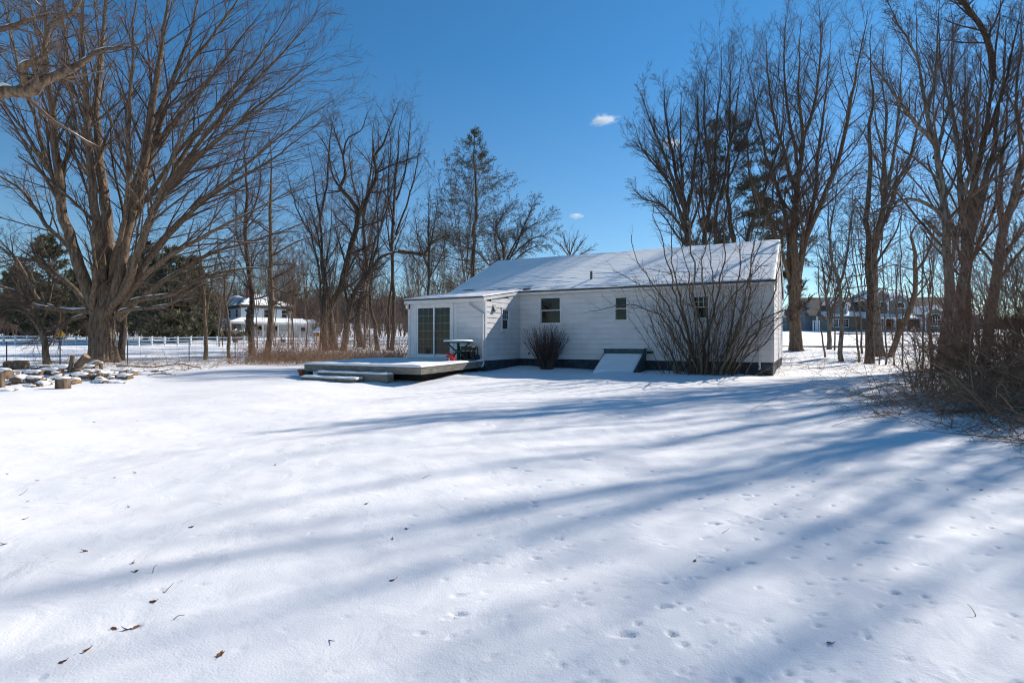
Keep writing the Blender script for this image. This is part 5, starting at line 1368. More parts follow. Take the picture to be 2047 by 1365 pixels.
SPEC = [
 (40, 761, .19, .5, True, h_ + .25, 'big half log with round brown face behind the chopping block side of the pile', 0, .03, 'logweather', True),
 (86, 769.5, .17, .45, True, h_ - .2, 'low half round log face down in the snow, next to the chopping block', 0, 0, 'logweather', True),
 (37, 779, .11, .35, True, h_ + .1, 'small wedge of split wood nearest the lawn', 0, 0, 'logweather', True),
 (8, 782, .12, .6, True, .4, 'split log at the outer front corner of the pile', 0, 0, 'logweather', True),
 (24, 752, .055, .5, False, h_ + .1, 'upper of two thin round logs with bright tan ends', 0, .1, 'logend', False),
 (17, 757, .06, .5, False, h_ - .1, 'lower of two thin round logs with bright tan ends', 0, .04, 'logend', False),
 (33, 738, .24, .9, False, .3, 'thick mottled log lying at the back of the pile by the dark post', 0, .03, 'logweather', False),
 (3, 752, .16, .7, False, -.2, 'dark rounded log at the back outer corner', 0, .0, 'logweather', True),
 (189, 735, .2, .75, True, -.5, 'large snow capped split log lying against the maple foot', -.18, .15, 'logweather', True),
 (212, 752, .09, .5, False, h_ - .3, 'round log with orange end in the middle of the heap', 0, .02, 'logend', True),
 (239, 746, .1, .55, True, .2, 'snow topped split log, upper one near the thin end of the pile', 0, .1, 'logweather', True),
 (244, 754, .15, .7, True, -.15, 'broad snow topped log below the upper split log', 0, .0, 'logweather', True),
 (264, 750, .13, .55, False, -.55, 'log with bright tan end at the thin end of the pile', 0, .0, 'logend', True),
 (201, 763, .13, .6, True, -.3, 'half buried log with dark end at the front of the pile', 0, .0, 'logweather', True),
 (232, 765, .12, .6, True, .25, 'flat snowy log at the front edge', 0, -.02, 'logweather', True),
 (146, 765, .16, .55, True, -.5, 'split log showing a reddish side just behind the chopping block', 0, .05, 'logend', True),
 (160, 757, .14, .55, True, .35, 'snow smothered log with brown face behind the reddish one', 0, .1, 'logweather', True),
 (175, 755, .12, .5, True, -.3, 'dark split log left bare in the heart of the heap', 0, .05, 'logweather', False),
 (110, 758, .12, .5, True, .5, 'tilted flat split log beside the half round face', -.3, .05, 'logweather', True),
 (100, 748, .13, .8, False, .05, 'long snowed in log behind the half round face', 0, .0, 'logweather', True),
 (125, 742, .15, .6, True, .3, 'big snow mounded log in the upper heap', 0, .1, 'logweather', True),
 (150, 740, .14, .6, True, -.4, 'snow mounded log beneath the leaning stick', 0, .08, 'logweather', True),
 (175, 738, .12, .6, True, .2, 'snowy log between the leaning stick and the large capped log', 0, .08, 'logweather', True),
 (290, 749, .08, .5, True, .2, 'small split log beyond the tan ended one', 0, 0, 'logweather', True),
 (58, 772, .1, .5, True, -.3, 'thin split piece near the small wedge', 0, 0, 'logweather', True),
 (66, 748, .13, .6, True, .2, 'snow covered log behind the big half log', 0, .05, 'logweather', True),
 (12, 766, .12, .6, True, -.2, 'snow covered log in front of the tan ended pair', 0, 0, 'logweather', True),
 (72, 760, .11, .5, True, .6, 'small snowed over log between the two half rounds', 0, .02, 'logweather', True),
]
for s in SPEC: place_log(s[0], s[1], s[2] * .84, s[3] * .9, s[4], s[5], s[6], s[7], s[8], s[9], s[10])
rg = random.Random(44)
for k in range(52):
    px = rg.uniform(-20, 330); py = 739 + 30 * rg.random() * (1 - .62 * max(0, px) / 330) + (2 if px < 150 else -1)
    place_log(px, py, rg.choice([.06, .08, .1]), rg.choice([.3, .4, .5]), rg.random() < .8, rg.uniform(-.9, 1.2), 'small snow covered log buried in the heap', rg.uniform(-.15, .15), rg.uniform(-.04, .03), 'logweather', rg.random() < .85)
# chopping block, upright pieces, leaning sticks, loose branches
def upright(name, px, py, r, h, label, cat, tilt=(0, 0), snow=True, end='logend'):
    p = hit(px, py); o = empty(name, p, 0, label, cat); o.rotation_euler = (tilt[0], tilt[1], 0)
    rg2 = np.random.default_rng(int(px) + 900); P_ = np.stack([np.zeros(9), np.zeros(9), np.linspace(-.05, h, 9)], 1)
    mesh_np('bark', *bark_tube(P_, np.full(9, r), 40, rg2, .025, 6), M['bark'], o)
    mb = MB(); mb.lathe([(r * .97, h - .012), (r * .96, h - .002), (.01, h)], (0, 0, 0), 30); mb.build('cut_end', M[end], o)
    if snow:
        mb = MB(); mb.lathe([(r * .98, h + .001), (r * 1.0, h + .03), (r * .85, h + .055), (r * .4, h + .068), (.01, h + .07)], (0, 0, 0), 30); mb.build('snow_cap', M['snow'], o, smooth=True)
    return o
upright('chopping_block', 126, 776.5, .172, .27, 'round upright chopping block with snow cap standing alone in front of the log pile', 'chopping block')
upright('upright_log', 2, 774, .09, .42, 'weathered upright log end at the outer edge of the pile', 'log', snow=False)
upright('upright_log', 202, 739, .075, .28, 'small upright log end with a snow cap below the maple', 'log')
upright('upright_log', 148, 741, .11, .62, 'stout grey log propped up slantwise on the heap', 'log', tilt=(0.0, .72), snow=False)
upright('upright_log', 139, 743, .06, .52, 'thin dark stick of wood standing up out of the heap', 'log', tilt=(0, .2), snow=False)
rgs = np.random.default_rng(500)
def stick(name, pts, r, label, cat, material='bark'):
    P0 = [hit(px, py) for px, py in pts]; b = P0[0].copy()
    P_ = np.array([q + [0, 0, dz] for q, (_, _, dz) in zip([hit(a, c) for a, c in [(p[0], p[1]) for p in pts]], [(0, 0, r * 1.1)] * len(pts))]) - b
    P_, R_ = resample(P_, (r, r * .4), 16, rgs, .5); P_[:, 2] = np.maximum(P_[:, 2], 0)
    o = empty(name, b, 0, label, cat); mesh_np('limb', *tubes(P_[None], R_[None], 7), M[material], o)
    P2, R2 = spawn(P_[None], R_[None], 7, .3, 1, 45, .25, 5, rgs, trop=.03, rr=.5, rmin=.004, lmax=.7); mesh_np('twigs', *tubes(P2, R2, 4), M['twig'], o)
stick('fallen_branch', [(232, 733), (300, 734), (360, 735), (402, 737)], .045, 'long fallen branch lying from the maple foot towards the field trees', 'branch')
stick('fallen_branch', [(62, 742), (72, 738), (85, 736), (100, 735)], .05, 'dark fallen branch lying at the foot of the small leaning tree', 'branch')
stick('fallen_branch', [(100, 729), (112, 726), (134, 725)], .035, 'short level branch stub beside the small leaning tree', 'branch')
stick('fallen_branch', [(282, 745), (320, 742), (350, 744), (372, 741)], .025, 'crooked thin branch on the snow past the thin end of the logs', 'branch')
stick('fallen_branch', [(300, 752), (330, 748), (352, 750)], .02, 'thin broken branch half sunk in the snow near the pile', 'branch')

# ------------------------------------------------------------------ fences and the sign
# wire fence on dark posts
PO = [(-26, 737), (13, 735), (107, 733.5), (378, 721), (452, 717)]
pp = [hit(a, b) for a, b in [(-60, 738), (13, 736), (120, 733), (255, 729), (378, 723), (470, 719)]]
wf = empty('wire_fence', pp[1], 0, 'sagging wire mesh fence on thin dark steel posts along the field', 'fence')
o0 = np.array(wf.location)
for q in pp:
    q = q - o0; mb = MB(); mb.box(q[0] - .022, q[0] + .022, q[1] - .006, q[1] + .006, q[2] - .2, q[2] + 1.18); mb.box(q[0] - .006, q[0] + .006, q[1] + .0065, q[1] + .035, q[2] - .2, q[2] + 1.17)
    mb.build('post', M['steel'], wf)
wp = []
for A, B in zip(pp[:-1], pp[1:]):
    A = A - o0; B = B - o0; L = np.linalg.norm(B - A)
    for k in range(8):
        h = .1 + k * .14; t = np.linspace(0, 1, 7)[:, None]
        wp.append((A * (1 - t) + B * t + np.stack([0 * t[:, 0], 0 * t[:, 0], h - .06 * np.sin(t[:, 0] * math.pi)], 1)))
    for k in range(1, int(L / .3)):
        t = k * .3 / L; q = A * (1 - t) + B * t; zz = np.linspace(.1, 1.05, 7); wp.append(np.stack([np.full(7, q[0]), np.full(7, q[1]), q[2] + zz - .06 * math.sin(t * math.pi)], 1))
wp = np.array(wp); mesh_np('wire_mesh', *tubes(wp, np.full(wp.shape[:2], .0022), 3), M['wire'], wf)
# white rail fence across the field
fa, fb = np.array([-84.0, 84.0]), np.array([-13.0, 74.0])
rf = empty('rail_fence', (fa[0], fa[1], G(*fa)), 0, 'white three rail fence running across the far side of the snowy field', 'fence')
z0 = G(*fa); nP = 36; prev = None
rails = [MB(), MB(), MB()]
for k in range(nP):
    q = fa + (fb - fa) * k / (nP - 1); zz = G(*q) - z0; x, y = q - fa
    mb = MB(); mb.box(x - .08, x + .08, y - .08, y + .08, zz - .2, zz + 1.28); mb.prism([(x - .1, y - .1), (x + .1, y - .1), (x + .1, y + .1), (x - .1, y + .1)], 2, zz + 1.281, zz + 1.32); mb.build('post', M['fencewhite'], rf)
    if prev is not None:
        for i, h in enumerate((.3, .72, 1.13)):
            a_, b_ = prev, (x, y, zz)
            rails[i].add([(a_[0] + .081, a_[1] - .02, a_[2] + h - .075), (b_[0] - .081, b_[1] - .02, b_[2] + h - .075), (b_[0] - .081, b_[1] - .02, b_[2] + h + .075), (a_[0] + .081, a_[1] - .02, a_[2] + h + .075),
                          (a_[0] + .081, a_[1] + .02, a_[2] + h - .075), (b_[0] - .081, b_[1] + .02, b_[2] + h - .075), (b_[0] - .081, b_[1] + .02, b_[2] + h + .075), (a_[0] + .081, a_[1] + .02, a_[2] + h + .075)],
                         [(0, 1, 2, 3), (7, 6, 5, 4), (0, 4, 5, 1), (1, 5, 6, 2), (2, 6, 7, 3), (3, 7, 4, 0)])
    prev = (x, y, zz)
for r_ in rails: r_.build('rail', M['fencewhite'], rf)
for k, (px, lab) in enumerate(((472, 'brown feed box hung on the white fence before the farmhouse corner'), (567, 'brown feed box hung on the white fence before the low farmhouse wing'))):
    t = None
    for s in np.linspace(0, 1, 4000):
        q = fa + (fb - fa) * s
        if (q[0] / q[1]) * F + 1023.5 >= px: break
    mb = MB(); mb.prism([(-.22, -.18), (.22, -.18), (.26, .16), (-.26, .16)], 1, -.2, .2); mb.box(-.28, .28, -.23, .23, .161, .19); mb.box(-.3, -.2, .2, .25, .10, .5)
    o = mb.build('feed_box', M['rust'] if k > 5 else M['brownmetal'], None, loc=(q[0], q[1] - .28, G(*q) + .62)); tag(o, lab, 'feed box', 'brown feed boxes on the white fence')
# yellow diamond warning sign beyond the fence
sy = 78.0; p = at(122, 668, sy); g0 = G(p[0], sy)
sg = empty('road_sign', (p[0], sy, g0), 0, 'yellow diamond warning sign on a post near the white fence', 'road sign')
hz = p[2] - g0; q_ = .62
mb = MB(); mb.prism([(0, hz - q_), (q_, hz), (0, hz + q_), (-q_, hz)], 1, -.012, .0); pl = mb.build('sign_plate', M['yellow'], sg)
mb = MB(); mb.prism([(-.05, hz - .26), (.05, hz - .26), (.05, hz + .1), (-.05, hz + .1)], 1, -.017, -.013); mb.prism([(-.17, hz + .1), (.17, hz + .1), (0, hz + .3)], 1, -.017, -.013); mb.build('sign_mark', M['black'], pl)
mb = MB(); mb.box(-.04, .04, .001, .05, -.3, hz + .5); mb.build('post', M['steel'], sg)

# ------------------------------------------------------------------ white farmhouse across the field
FY = 96.0
fx0 = at(481.7, 672, FY)
fh = empty('farmhouse', (fx0[0], FY, G(fx0[0], FY)), math.radians(43), 'pale two storey farmhouse with wraparound porch, hipped roof and brick chimney across the field', 'house')
# local: corner at origin; x runs along the sunlit side, y back along the shaded side
ht = (672 - 607) / F * FY
mb = MB(); mb.box(0, 8.8, 0, 8.2, -1.0, ht); mb.build('wall', M['sidingblue'], fh)
pk = (672 - 580) / F * FY
mb = MB(); e = .45
mb.add([(-e, -e, ht), (8.8 + e, -e, ht), (8.8 + e, 8.2 + e, ht), (-e, 8.2 + e, ht), (3.6, 4.1, pk), (5.2, 4.1, pk)], [(0, 1, 5, 4), (1, 2, 5), (2, 3, 4, 5), (3, 0, 4), (3, 2, 1, 0)]); mb.box(-.2, 9.0, -.2, 8.4, ht - .45, ht - .001)
rfh = mb.build('roof', M['roofbrown'], fh)
# patchy snow sheets lying on the two visible slopes
def slope_snow(A, B, C_, D_, seed, cover, parent, n=46):
    V, Q_ = [], []
    g = np.random.default_rng(seed)
    S, T = np.meshgrid(np.linspace(0, 1, n), np.linspace(0, 1, n))
    A, B, C_, D_ = [np.array(q, float) for q in (A, B, C_, D_)]
    P_ = (A * (1 - S)[..., None] + B * S[..., None]) * (1 - T)[..., None] + (D_ * (1 - S)[..., None] + C_ * S[..., None]) * T[..., None]
    k = lump(S * 8 + T * 4, T * 6, seed, 2.2, 12) + .5 * lump(S * 8, T * 8, seed + 1, .8, 10)
    P_[..., 2] += np.clip(.05 + .12 * (k + cover), -.06, .10)
    ids = np.arange(n * n).reshape(n, n); Q_ = np.stack([ids[:-1, :-1], ids[:-1, 1:], ids[1:, 1:], ids[1:, :-1]], -1).reshape(-1, 4)
    return mesh_np('roof_snow', P_.reshape(-1, 3), Q_, M['roofsnow'], parent)
slope_snow((-e, -e, ht), (8.8 + e, -e, ht), (5.2, 4.1, pk), (3.6, 4.1, pk), 61, .35, rfh); slope_snow((-e, 8.2 + e, ht), (-e, -e, ht), (3.6, 4.1, pk), (3.58, 4.1, pk), 62, -.6, rfh)
mb = MB(); mb.box(2.2, 3.3, 3.4, 4.4, pk - 1.6, (672 - 569) / F * FY); mb.box(2.1, 3.4, 3.3, 4.5, (672 - 569) / F * FY + .001, (672 - 568) / F * FY + .1); mb.build('chimney', M['brick'], rfh)
mb = MB(); mb.box(-.3, 2.4, 4.2, 7.0, ht, ht + 1.35); mb.build('dormer', M['sidingblue'], rfh)
mb = MB(); mb.add([(-.7, 3.9, ht + 1.351), (2.6, 3.9, ht + 1.351), (2.6, 7.3, ht + 1.351), (-.7, 7.3, ht + 1.351), (1, 5.6, ht + 2.1)], [(0, 1, 4), (1, 2, 4), (2, 3, 4), (3, 0, 4), (3, 2, 1, 0)]); mb.build('dormer_roof', M['roofsnow'], rfh)
def fwin(x, y, z, face, w=.85, h=1.35):
    mb = MB(); g = MB()
    if face == 'x':   # on the sunlit side (y = 0)
        mb.box(x - w / 2 - .12, x + w / 2 + .12, y - .06, y - .002, z - h / 2 - .12, z + h / 2 + .12); g.box(x - w / 2, x + w / 2, y - .075, y - .061, z - h / 2, z - .03); g.box(x - w / 2, x + w / 2, y - .075, y - .061, z + .03, z + h / 2)
    else:
        mb.box(x - .06, x - .002, y - w / 2 - .12, y + w / 2 + .12, z - h / 2 - .12, z + h / 2 + .12); g.box(x - .075, x - .061, y - w / 2, y + w / 2, z - h / 2, z - .03); g.box(x - .075, x - .061, y - w / 2, y + w / 2, z + .03, z + h / 2)
    f = mb.build('window', M['trim'], fh); g.build('pane', M['glass'], f)
fwin(4.3, 0, 4.3, 'x'); fwin(7.4, 0, 4.3, 'x'); fwin(0, 2.0, 4.3, 'y'); fwin(0, 6.0, 4.3, 'y'); fwin(3.0, 0, 1.4, 'x'); fwin(6.0, 0, 1.4, 'x'); fwin(0, 3.0, 1.4, 'y'); fwin(0, 6.2, 1.4, 'y')
pz = (672 - 641) / F * FY; pzt = (672 - 631) / F * FY
mb = MB(); w = 2.5
mb.add([(-w, -w, pz), (10.8, -w, pz), (10.8, -.01, pzt), (-.01, -.01, pzt), (-.01, 9.5, pzt), (-w, 9.5, pz)], [(0, 1, 2, 3), (0, 3, 4, 5)])
mb.add([(-w, -w, pz - .02), (10.8, -w, pz - .02), (10.8, -.01, pzt - .3), (-.01, -.01, pzt - .3), (-.01, 9.5, pzt - .3), (-w, 9.5, pz - .02)], [(3, 2, 1, 0), (5, 4, 3, 0)])
pr = mb.build('porch_roof', M['roofsnow'], fh)
mb = MB(); mb.box(-w, 10.8, -w - .03, -w + .12, pz - .35, pz - .021); mb.box(-w - .03, -w + .12, -w + .121, 9.5, pz - .35, pz - .022); mb.build('porch_beam', M['trim'], fh)
for x in np.linspace(-w + .15, 10.6, 6):
    mb = MB(); mb.box(x - .1, x + .1, -w + .0, -w + .1, -1, pz - .36); mb.build('porch_post', M['trim'], fh)
for y in np.linspace(.6, 9.3, 4):
    mb = MB(); mb.box(-w, -w + .1, y - .1, y + .1, -1, pz - .36); mb.build('porch_post', M['trim'], fh)
mb = MB(); mb.box(-w + .02, 10.7, -w + .02, -.01, -1, .25); mb.box(-w + .021, -.01, -.009, 9.4, -1, .25); mb.build('porch_floor', M['shedgrey'], fh)
mb = MB()
for x in np.arange(-w + .3, 10.5, .22): mb.box(x - .025, x + .025, -w + .03, -w + .07, .26, 1.05)
mb.box(-w + .1, 10.6, -w + .02, -w + .08, 1.051, 1.12)
mb.build('porch_railing', M['trim'], fh)
mb = MB(); mb.box(8.81, 14.2, .8, 6.5, -1, (672 - 641) / F * FY); mb.build('side_wing', M['sidingblue'], fh)
mb = MB(); mb.add([(8.6, .5, 2.7), (14.5, .5, 2.7), (14.5, 3.6, 3.6), (8.6, 3.6, 3.6), (14.5, 6.8, 2.7), (8.6, 6.8, 2.7)], [(0, 1, 2, 3), (3, 2, 4, 5), (0, 3, 5), (1, 4, 2), (5, 4, 1, 0)]); mb.build('wing_roof', M['roofsnow'], fh)
fwin(11.2, .8, 1.4, 'x', .8, 1.1)
# foundation shrubs of the farmhouse
def bush(name, label, px, Yb, w, h, seed, matn='needle', snowy=False, group=None):
    p = base_at(px, Yb); rg = np.random.default_rng(seed); n = 1500
    o = empty(name, p, 0, label, 'shrub', group)
    d = unit(rg.normal(0, 1, (n, 3))); rr = rg.random((n, 1)) ** .4
    P_ = d * rr * [w / 2, w / 2, h / 2] * (1 + .2 * np.sin(5 * d[:, :1] + 3 * d[:, 1:2])) + [0, 0, h / 2]; P_[:, 2] = np.maximum(P_[:, 2], 0)
    V, Q_ = cards(P_, d, .3, .1, rg); mesh_np('foliage', V, Q_, M[matn], o, smooth=False)
    st = np.stack([np.zeros((6, 3)), d[:6] * [w * .3, w * .3, 0] + [0, 0, h * .7]], 1); mesh_np('stems', *tubes(st, np.full((6, 2), .04), 4), M['twigdark'], o)
    if snowy:
        up = P_[P_[:, 2] > h * .72][:90]; V, Q_ = cards(up + [0, 0, .05], rg.normal(0, 1, (len(up), 3)) * [1, 1, .1], .5, .3, rg); mesh_np('snow', V, Q_, M['snow'], o)
bush('foundation_shrub', 'snow dusted dark round shrub at the farmhouse porch corner', 482, 90.5, 3.6, 1.7, 71, snowy=True); bush('foundation_shrub', 'dark flat shrub beside the snow dusted one by the porch', 458, 92, 3.4, 1.4, 72); bush('foundation_shrub', 'small cone shaped dark evergreen by the porch steps', 425, 92, 1.6, 2.2, 73)
# sheds beyond the field
def shed(name, label, px0, px1, pyb, pye, pyr, Yb, rz, wallm, roofm, dep=3.0, legs=False):
    p = at((px0 + px1) / 2, pyb, Yb); g0 = G(p[0], Yb); w = (px1 - px0) / F * Yb; he = (pyb - pye) / F * Yb + (p[2] - g0); hr = (pyb - pyr) / F * Yb + (p[2] - g0)
    o = empty(name, (p[0], Yb, g0), rz, label, 'shed')
    zf = he - .62 if legs else -.5
    for lx_, ly_ in (((-w / 2 + .05, .05), (w / 2 - .05, .05), (-w / 2 + .05, dep - .05), (w / 2 - .05, dep - .05)) if legs else ()):
        mb = MB(); mb.box(lx_ - .04, lx_ + .04, ly_ - .04, ly_ + .04, -.2, zf - .001); mb.build('leg', M[wallm], o)
    mb = MB(); mb.box(-w / 2, w / 2, 0, dep, zf, he); mb.prism([(0, he), (dep, he), (dep / 2, hr - .08)], 0, -w / 2, w / 2); mb.build('wall', M[wallm], o)
    mb = MB()
    mb.prism([(-.25, he - .05), (dep / 2, hr), (dep + .25, he - .05), (dep + .25, he - .17), (dep / 2, hr - .12), (-.25, he - .17)], 0, -w / 2 - .2, w / 2 + .2); mb.build('roof', M['roofsnow'], o)
    mb = MB(); mb.box(-min(.5, w * .25), min(.5, w * .25), -.03, -.002, zf + .06 if legs else -.2, min(he - .1, 1.9)); mb.build('door', M[roofm], o)
    return o
shed('garden_shed', 'grey shed with snowy roof beyond the white fence', 728, 756, 679, 668, 656, 88, .5, 'shedgrey', 'trim')
shed('chicken_coop', 'small orange wooden coop with a snowy lid near the brush', 630, 640, 672, 662, 654, 70, -.4, 'orangewood', 'brownmetal', dep=1.0, legs=True)

# ------------------------------------------------------------------ grey house across the road
GY = 95.0
gxc = (1740 - 1023.5) / F * GY
gb = G(gxc, GY) ; gbz = CAMZ - (661 - 682.5) / F * GY
gh = empty('suburban_house', (gxc, GY, gbz), math.radians(-3), 'long grey green house with stone porch, white columns and gabled dormers across the road', 'house')
def gxp(px): return (px - 1740) / F * GY
def gzp(py): return (661 - py) / F * GY
S_ = 'sidinggrey'
mb = MB(); mb.box(gxp(1636), gxp(1950), 0, 10, -2.5, gzp(630)); mb.build('wall', M[S_], gh)
def gable_roof(x0, x1, y0, y1, ze, zr, name, m_, snow=None, parent=gh):
    ym = (y0 + y1) / 2
    mb = MB(); mb.prism([(y0 - .4, ze), (ym, zr), (y1 + .4, ze), (y1 + .4, ze - .2), (ym, zr - .25), (y0 - .4, ze - .2)], 0, x0 - .3, x1 + .3); mb.prism([(y0, ze - .1), (y1, ze - .1), (ym, zr - .2)], 0, x0, x1)
    return mb.build(name, M[m_], parent)
gr1 = gable_roof(gxp(1624), gxp(1742), .2, 10, gzp(630), gzp(590), 'roof', 'roofbrown')
gr2 = gable_roof(gxp(1743), gxp(1838), -.5, 11, gzp(628), gzp(585), 'roof', 'roofbrown')
gr3 = gable_roof(gxp(1840), gxp(1952), .3, 10, gzp(630), gzp(590), 'roof', 'roofbrown')
mb = MB()
for px in (1636, 1852, 1859): mb.box(gxp(px) - .15, gxp(px) + .15, -.08, -.002, -1.5, gzp(631))
mb.build('corner_trim', M['fencewhite'], gh)
# lower snow-covered roof along the front
def shedroof(x0, x1, y0, z0_, y1, z1_, name, m_='roofsnow'):
    mb = MB(); mb.prism([(y0, z0_), (y1, z1_), (y1, z1_ - .15), (y0, z0_ - .15)], 0, x0, x1); return mb.build(name, M[m_], gh)
shedroof(gxp(1645), gxp(1712), -1.0, gzp(631), 1.6, gzp(618), 'front_roof')
shedroof(gxp(1858), gxp(1952), -.6, gzp(629), 2.8, gzp(611), 'front_roof')
shedroof(gxp(1706), gxp(1819), -3.2, gzp(636), .4, gzp(623), 'porch_roof')
mb = MB(); mb.box(gxp(1706), gxp(1819), -3.19, -3.0, gzp(639), gzp(637)); mb.build('porch_beam', M['fencewhite'], gh)
for px in (1714, 1746, 1766, 1786, 1815):
    mb = MB(); mb.box(gxp(px) - .16, gxp(px) + .16, -3.15, -2.85, -1.2, gzp(639)); mb.build('porch_column', M['fencewhite'], gh)
mb = MB(); mb.box(gxp(1706), gxp(1819), -3.1, -.01, -1.5, .1); mb.build('porch_floor', M['shedgrey'], gh)
mb = MB(); mb.box(gxp(1698), gxp(1716), -.12, -.001, -.5, gzp(636)); mb.box(gxp(1720), gxp(1812), -.06, -.001, .1, gzp(638)); mb.build('stone_wall', M['stone'], gh)
mb = MB(); mb.box(gxp(1772), gxp(1781), -.10, -.061, .1, gzp(641)); mb.build('front_door', M['rust'], gh)
def dormer(pxc, hw, py_peak, py_eave, py_base, y0, y1, name, wm=S_):
    x0, x1 = gxp(pxc - hw), gxp(pxc + hw); xc = gxp(pxc)
    mb = MB(); mb.box(x0, x1, y0, y1, gzp(py_base), gzp(py_eave)); mb.prism([(x0, gzp(py_eave)), (x1, gzp(py_eave)), (xc, gzp(py_peak) - .15)], 1, y0, y1); d = mb.build(name, M[wm], gh)
    mb = MB()
    for s in (-1, 1):
        xe = gxp(pxc + s * (hw + 4)); ze = gzp(py_eave + 2)
        q = [(xe, ze), (xc, gzp(py_peak)), (xc, gzp(py_peak) - .14), (xe, ze - .14)]
        mb.prism(q if s < 0 else q[::-1], 1, y0 - .35, y1)
    mb.build('dormer_roof', M['roofsnow'], d)
    mb = MB()
    for s in (-1, 1):
        xe = gxp(pxc + s * (hw + 4)); ze = gzp(py_eave + 2)
        q = [(xe, ze - .141), (xc, gzp(py_peak) - .141), (xc, gzp(py_peak) - .42), (xe, ze - .42)]
        mb.prism(q if s < 0 else q[::-1], 1, y0 - .3, y0 - .2)
    mb.box(x0 - .05, x0 + .14, y0 - .05, y0 - .002, gzp(py_base), gzp(py_eave) - .3); mb.box(x1 - .14, x1 + .05, y0 - .05, y0 - .002, gzp(py_base), gzp(py_eave) - .3)
    mb.build('gable_trim', M['fencewhite'], d)
    return d
dormer(1679, 15, 595, 606, 626, -.2, 5, 'dormer'); dormer(1788, 21, 585, 602, 628, -.9, 5.5, 'dormer'); dormer(1758, 22, 576, 597, 628, -.3, 6, 'dormer', 'stone'); dormer(1834.5, 17, 613, 627, 668, -3.6, 4, 'dormer')
def gwin(px0, px1, py0, py1, y, n, rows=2, arch=False):
    x0, x1, z0_, z1_ = gxp(px0), gxp(px1), gzp(py1), gzp(py0); mb = MB(); g = MB(); t = .1
    mb.box(x0 - .12, x1 + .12, y - .05, y - .001, z0_ - .12, z0_); mb.box(x0 - .12, x0, y - .05, y - .001, z0_, z1_); mb.box(x1, x1 + .12, y - .05, y - .001, z0_, z1_)
    if not arch: mb.box(x0 - .12, x1 + .12, y - .05, y - .001, z1_, z1_ + .12)
    else:
        xm, hw, rise = (x0 + x1) / 2, (x1 - x0) / 2 + .12, .55; A = np.linspace(0, math.pi, 13)
        for a0, a1 in zip(A[:-1], A[1:]):
            q = [(xm + hw * math.cos(a), z1_ + rise * math.sin(a)) for a in (a0, a1)]; q2 = [(xm + (hw - .13) * math.cos(a), z1_ + (rise - .12) * math.sin(a)) for a in (a1, a0)]; mb.prism(q + q2, 1, y - .05, y - .001)
        g.prism([(xm + (hw - .14) * math.cos(a), z1_ + .02 + (rise - .15) * math.sin(a)) for a in A], 1, y - .03, y - .002)
    g.box(x0, x1, y - .03, y - .002, z0_, z1_)
    for i in range(1, n): u = x0 + (x1 - x0) * i / n; mb.box(u - .07, u + .07, y - .045, y - .031, z0_, z1_)
    for i in range(0, n):
        u = x0 + (x1 - x0) * (i + .5) / n; mb.box(u - .02, u + .02, y - .042, y - .031, z0_, z1_)
    for i in range(1, rows): v = z0_ + (z1_ - z0_) * i / rows; mb.box(x0, x1, y - .043, y - .031, v - .025, v + .025)
    f = mb.build('window', M['fencewhite'], gh); g.build('pane', M['glass'], f)
gwin(1668, 1697, 639, 652.5, 0, 3, 3); gwin(1680.5, 1689, 610.5, 615.5, -.2, 1, 1); gwin(1782, 1799, 611, 616, -.9, 1, 1, True); gwin(1826, 1845, 635.5, 652, -3.6, 2, 3, True); gwin(1874, 1890, 636, 648, 0, 2, 2); gwin(1905, 1925, 638, 651, 0, 3, 2); gwin(1752, 1763, 604, 614, -.3, 1, 2)
# garage wing further back, trellis
mb = MB(); mb.box(gxp(1597), gxp(1622), 4, 12, -2.5, gzp(630)); mb.build('garage_wall', M[S_], gh)
gable_roof(gxp(1596), gxp(1623), 4, 12, gzp(630), gzp(612), 'garage_roof', 'roofsnow')
mb = MB(); mb.box(gxp(1623), gxp(1635.9), 2, 9, -2.5, gzp(628)); mb.prism([(gxp(1621), gzp(628)), (gxp(1638), gzp(628)), (gxp(1632), gzp(600))], 1, 2, 9); mb.build('side_gable', M['shedgrey'], gh)
mb = MB()
for px in (1622.5, 1627.5, 1630, 1634): mb.box(gxp(px) - .09, gxp(px) + .09, -1.2, -1.05, -1.5, gzp(642))
mb.box(gxp(1621), gxp(1636), -1.25, -1.0, gzp(642) + .001, gzp(641)); mb.build('trellis', M['fencewhite'], gh)
# little house-shaped mailbox at the road
Ym = 57.0; p = hit(1829, 690.5, 40); xm = (1829 - 1023.5) / F * Ym; g0 = G(xm, Ym)
mbx = empty('mailbox', (xm, Ym, g0), -.3, 'small red and white house shaped mailbox with a snowy roof on a white post', 'mailbox')
hb = 1.05 + .55
mb = MB(); mb.box(-.06, .06, -.06, .06, -.3, hb - .25); mb.box(-.14, .14, -.1, .1, hb - .249, hb - .2); mb.build('post', M['fencewhite'], mbx)
mb = MB(); mb.box(-.2, .2, -.28, .28, hb - .199, hb + .12); mb.prism([(-.2, hb + .12), (.2, hb + .12), (0, hb + .36)], 1, -.28, .28); bd = mb.build('box', M['rust'], mbx)
mb = MB(); mb.box(-.06, .06, -.295, -.281, hb - .12, hb + .08); mb.build('door', M['fencewhite'], bd)
mb = MB(); mb.prism([(-.27, hb + .05), (0, hb + .40), (.27, hb + .05), (.27, hb + .01), (0, hb + .35), (-.27, hb + .01)], 1, -.34, .34); mb.build('roof', M['snow'], mbx)

